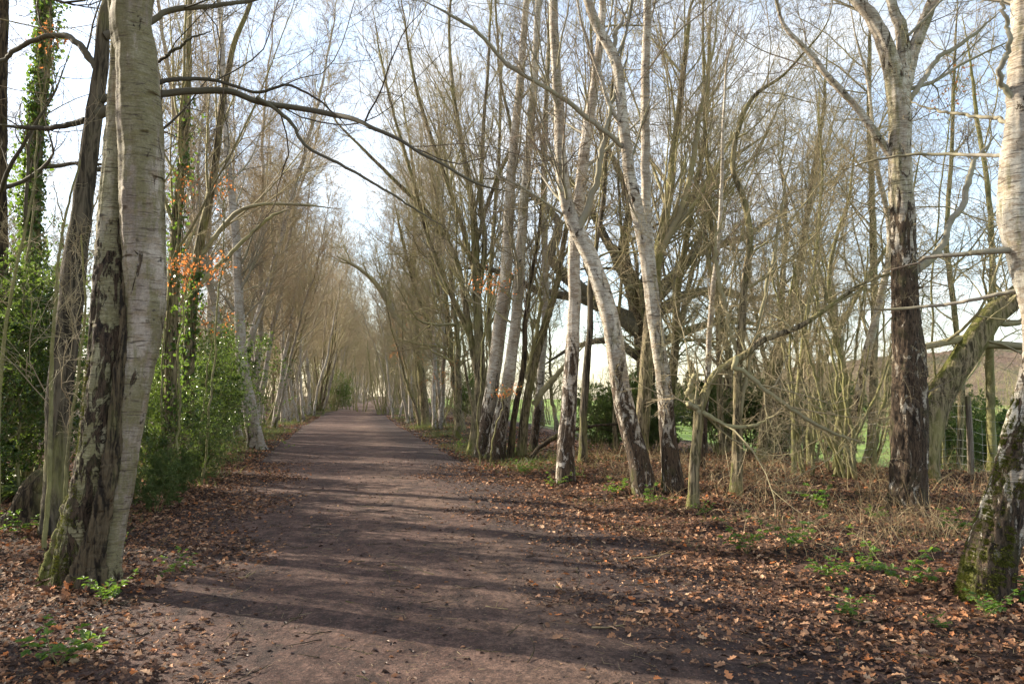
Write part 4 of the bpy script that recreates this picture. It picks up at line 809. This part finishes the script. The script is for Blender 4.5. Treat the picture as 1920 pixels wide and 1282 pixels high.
sticks('twig_debris', 'short thin twigs and straw scattered on the path and litter', 4200, 3.2, 14, -5, 7, .11, .0013, M['straw'], .2, .006)
sticks('bark_debris', 'dark broken twigs lying in the leaf litter', 500, 3.2, 16, -6, 8, .35, .004, M['oak_dark'], .2, .012)
for i, (px, py, L, lb) in enumerate([(668, 1215, .34, 'dark broken twig lying on the path at the bottom of the view'), (935, 1140, .2, 'short pale stick in a sunlit streak on the path'), (1225, 1050, .45, 'pale curved stick on the litter right of the path'),
     (470, 1085, .22, 'curled pale twig on the left part of the path'), (300, 1040, .6, 'dark rotten branch in the litter right of the twin birch'), (1150, 1180, .3, 'pale straight stick near the right edge of the path'), (940, 905, .5, 'thin twig lying across the far right edge of the path')]):
    f = foot(px, py); rng = R(600 + i); a = rng.uniform(-.5, .5); rt = root('fallen_twig', f, lb, 'twig'); g = Geo()
    P, Rd = grow(np.array([[-L / 2, 0, .012]]), np.array([[cos(a), sin(a), 0]]), np.array([L]), np.array([.007]), np.array([.003]), 8, .12, 0, rng); P[..., 2] = np.abs(P[..., 2]) * .5 + .01; tubes(g, P, Rd, 6)
    p, D, Ln, rr = spawn(P, Rd, np.array([L]), 3, .3, .9, .8, .2, .45, rng); P2, R2 = grow(p, D, Ln, rr, rr * .4, 4, .12, 0, rng); P2[..., 2] = np.abs(P2[..., 2]) + .006; tubes(g, P2, R2, 5); obj('twig', g, M['straw'] if 'pale' in lb else M['oak_dark'], rt)
# grass blades
def blades(name, label, mat, x, y, h, w=.004, lean=.5, nseg=3):
    n = len(x); P0 = np.stack([x, y, ground_z(x, y) - .01], -1); D = np.stack([rg.normal(0, lean, n), rg.normal(0, lean, n), np.ones(n)], -1)
    P, Rd = grow(P0, D, h, np.full(n, w), np.full(n, w * .15), nseg, .16, -.12, rg); T = np.gradient(P, axis=1); sdv = nrm(np.cross(T, rg.normal(0, 1, (n, 1, 3))))
    V = np.stack([P - sdv * Rd[..., None], P + sdv * Rd[..., None]], 2); m = nseg + 1; idx = np.arange(n * m * 2).reshape(n, m, 2); a = idx[:, :-1]; b_ = idx[:, 1:]
    g = Geo(); g.add(V, q=np.stack([a[..., 0], a[..., 1], b_[..., 1], b_[..., 0]], -1).reshape(-1, 4)); tag(obj(name, g, mat), label, 'grass', None, 'stuff')
def clump(x, y, n, sp): k = len(x); j = rg.randint(0, k, n); return x[j] + rg.normal(0, sp, n), y[j] + rg.normal(0, sp, n)
c = scat(300, 7, 18, 4.2, 10.0); a = clump(c[0], c[1], 7500, .18); blades('dry_grass', 'straw coloured dry grass and dead stems under the right hand trees', M['straw'], a[0], a[1], rg.uniform(.08, .65, 7500) ** 1.3, .003, .5, 5)
c = scat(150, 8, 40, 2.9, 8.5, 1.4); c2 = scat(170, 8, 60, -6, -3.0, 1.3); c = cat(c, c2); a = clump(c[0], c[1], 9000, .15); blades('grass', 'short green grass along both verges', M['grassg'], a[0], a[1], rg.uniform(.04, .13, 9000), .004, .5)
c = scat(400, 16, 90, 3.0, 5.0, 1.2); c2 = scat(500, 14, 90, -4.6, -3.1, 1.2); c = cat(c, c2); a = clump(c[0], c[1], 22000, .3); blades('verge_grass', 'pale tufted grass on the verges down the path', M['grassg'], a[0], a[1], rg.uniform(.08, .28, 22000), .008, .5)
# bramble plants
def bramble(seed, H=.5, ns=6, size=.055):
    rng = R(seed); rt = root('bramble_plant', (0, 0, 0), 'x', 'bramble'); g = Geo(); a = rng.uniform(0, 6.28, ns); P, Rd = grow(np.zeros((ns, 3)), np.stack([np.cos(a) * .6, np.sin(a) * .6, np.ones(ns)], -1), rng.uniform(.5, 1.2, ns) * H, np.full(ns, .004), np.full(ns, .0015), 7, .14, -.13, rng)
    tubes(g, P, Rd, 4); obj('stems', g, M['sap'], rt); n = 7; p, D, Ln, rr = spawn(P, Rd, np.full(ns, H), n, .2, 1, 1.0, .3, .2, rng); g = Geo()
    for k in (-.9, 0, .9):
        z = np.cross(D, [0, 0, 1.]); ax = D * cos(k) + nrm(z) * sin(k); ax[:, 2] *= .5; leaves(g, p + D * .02 + nrm(ax) * size * .5, ax, rng.normal(0, .35, p.shape) + [0, 0, 1], rng.uniform(.7, 1.2, len(p)) * size, .62, .25, .15)
    obj('leaves', g, M['bramble'], rt, smooth=False); return rt
br = [bramble(700 + i, .35 + .1 * i) for i in range(3)]
bl = [(195, 1135, 'bramble sprouting from the right root of the twin birch'), (150, 1060, 'leafy sprig against the mossy foot of the twin birch'), (232, 1030, 'small bright sprig just right of the twin birch'), (110, 1250, 'bramble among leaves at the bottom left corner'),
 (40, 1000, 'bramble in shade at the left edge below the holly'), (305, 910, 'low bramble beside the left path edge'), (362, 885, 'bright bramble at the far end of the left litter'), (30, 880, 'fern like bramble under the holly'),
 (1040, 915, 'bright bramble around the foot of the patchy birch, left side'), (985, 890, 'bramble left of the patchy birch on the verge'), (1085, 895, 'bramble right behind the patchy birch foot'), (1212, 950, 'bright leafy plant below the birch pair'), (1160, 930, 'bramble left of the birch pair base'),
 (1320, 965, 'bramble at the base of the crooked oak'), (1480, 1030, 'bramble on the litter bank in the sun'), (1560, 1090, 'bramble in the middle of the leaf bank'), (1620, 1070, 'dark leaved bramble on the leaf bank'), (1700, 1100, 'bramble left of the mossy birch at the right edge'),
 (1850, 1160, 'bramble in front of the mossy birch at the right edge'), (1905, 1130, 'bramble right of the mossy birch foot'), (1550, 960, 'bramble under the scrub thicket'), (1640, 975, 'bramble before the stout black and white birch'), (1800, 1000, 'bramble beyond the litter near the fence'),
 (1400, 1040, 'small bramble on the sunlit litter'), (1760, 1180, 'low bramble at the bottom right'), (970, 850, 'bramble beside the mossy footed birch'), (860, 840, 'bramble on the far right verge'), (1600, 1160, 'sprig of bramble in the near litter at the right'), (330, 1075, 'tiny bramble sprig in the left litter')]
for i, (px, py, lb) in enumerate(bl):
    f = foot(px, py); p = br[i % 3]; s = (.5 if i in (2, 28, 24) else .8) * (1 + .3 * sin(i * 2.3))
    setp(p, 960 + f[0] / f[1] * FPX, f[1], s, i * 1.7, lb)
# ferns
fr = root('fern_plant', (0, 0, 0), 'x', 'fern'); rng = R(750); ns = 12; a = np.arange(ns) * 6.28 / ns; P, Rd = grow(np.zeros((ns, 3)), np.stack([np.cos(a) * .7, np.sin(a) * .7, np.ones(ns)], -1), rng.uniform(.6, .9, ns), np.full(ns, .004), np.full(ns, .001), 10, .03, -.16, rng)
g = Geo(); tubes(g, P, Rd, 4); obj('stems', g, M['sap'], fr); g = Geo(); k = 26; t = np.linspace(.15, .98, k); f_ = t * 10; i_ = np.minimum(f_.astype(int), 9); w_ = (f_ - i_)[None, :, None]; C = P[:, i_] * (1 - w_) + P[:, i_ + 1] * w_; T = nrm(P[:, i_ + 1] - P[:, i_]); sv = nrm(np.cross(T, [0, 0, 1.])); nr = np.cross(sv, T)
sz = (.13 * np.sin(np.clip(t * 1.05, 0, 1) * pi) ** .7 + .015)[None].repeat(ns, 0)
for q in (-1, 1): ax = sv * q + T * .35; leaves(g, (C + nrm(ax) * sz[..., None] * .5).reshape(-1, 3), ax.reshape(-1, 3), nr.reshape(-1, 3), sz.ravel(), .2, .1, .1)
obj('fronds', g, M['gorse'], fr, smooth=False)
setp(fr, 12, 11.0, 1.1, 0, 'green fern clump under the holly at the left edge'); setp(fr, 52, 11.6, .9, 1.1, 'smaller fern beside the dark stump'); setp(fr, -20, 12.2, 1.1, 2.1, 'fern at the left edge partly behind the larger clump')
# stump beside the ridged oak
rng = R(760); f = at(62, 850, 9.8); f[2] = float(ground_z(f[0], f[1])); st_ = root('tree_stump', f, 'dark rotten stump leaning against the ridged oak trunk', 'stump'); g = Geo(); P, r = spine([[-.1, 0, -.1], [0, 0, .25], [.12, 0, .55], [.22, 0, .75]], [.22, .2, .15, .02], 24, .03, rng); trunk_tube(g, P, r, 20, .5, .2, .09, rng); obj('trunk', g, M['oak_dark'], st_)
# fallen dark branch lying in the verge left of the patchy birch
f = at(1035, 800, 18.5); f[2] = float(ground_z(f[0], f[1])); rt = root('fallen_branch', f, 'dark fallen branch arching low behind the patchy birch', 'fallen branch'); g = Geo(); rng = R(761)
P, r = spine([[-.5, 0, .05], [-.2, .1, .35], [.2, .1, .55], [.9, .2, .75], [1.7, .3, .8], [2.3, .4, .7]], [.06, .06, .05, .035, .02, .01], 40, .1, rng); trunk_tube(g, P, r, 9, 0, .2, .08, rng); crown(g, [(P, r)], 'scrub', 10, .1, rng, .6, .5, nlev=2); obj('branch', g, M['oak_dark'], rt)
# wire fence along the field edge
ft = root('wire_fence', (0, 0, 0), 'wire stock fence with wooden posts behind the scrub on the right', 'fence'); yf = np.arange(9.5, 46, 3.0); xf = cx(yf) + 9.3
g0 = Geo(); yw = np.arange(9.5, 42.6, .25); xw = cx(yw) + 9.3; zw = ground_z(xw, yw)
for hgt in (.12, .25, .38, .52, .68, .86, 1.05): tubes(g0, np.stack([xw, yw, zw + hgt + .015 * np.sin(yw * 2 + hgt * 9)], -1)[None], np.full((1, len(yw)), .0022), 4)
n = len(yw); B0 = np.stack([xw, yw, zw + .12], -1); B1 = np.stack([xw, yw, zw + .86], -1); tubes(g0, np.stack([B0, (B0 + B1) / 2, B1], 1), np.full((n, 3), .0018), 3)
w = obj('wire_mesh', g0, M['wire'], ft)
for i, (a, b_) in enumerate(zip(xf, yf)):
    g = Geo(); z0 = float(ground_z(a, b_)); P, r = spine([[a, b_, z0 - .2], [a + .01, b_, z0 + .6], [a, b_, z0 + 1.2]], [.05, .048, .045], 12); trunk_tube(g, P, r, 10, 0, .2, .02, R(i)); obj('post', g, M['wood'], ft)
print('objects', len(bpy.data.objects))
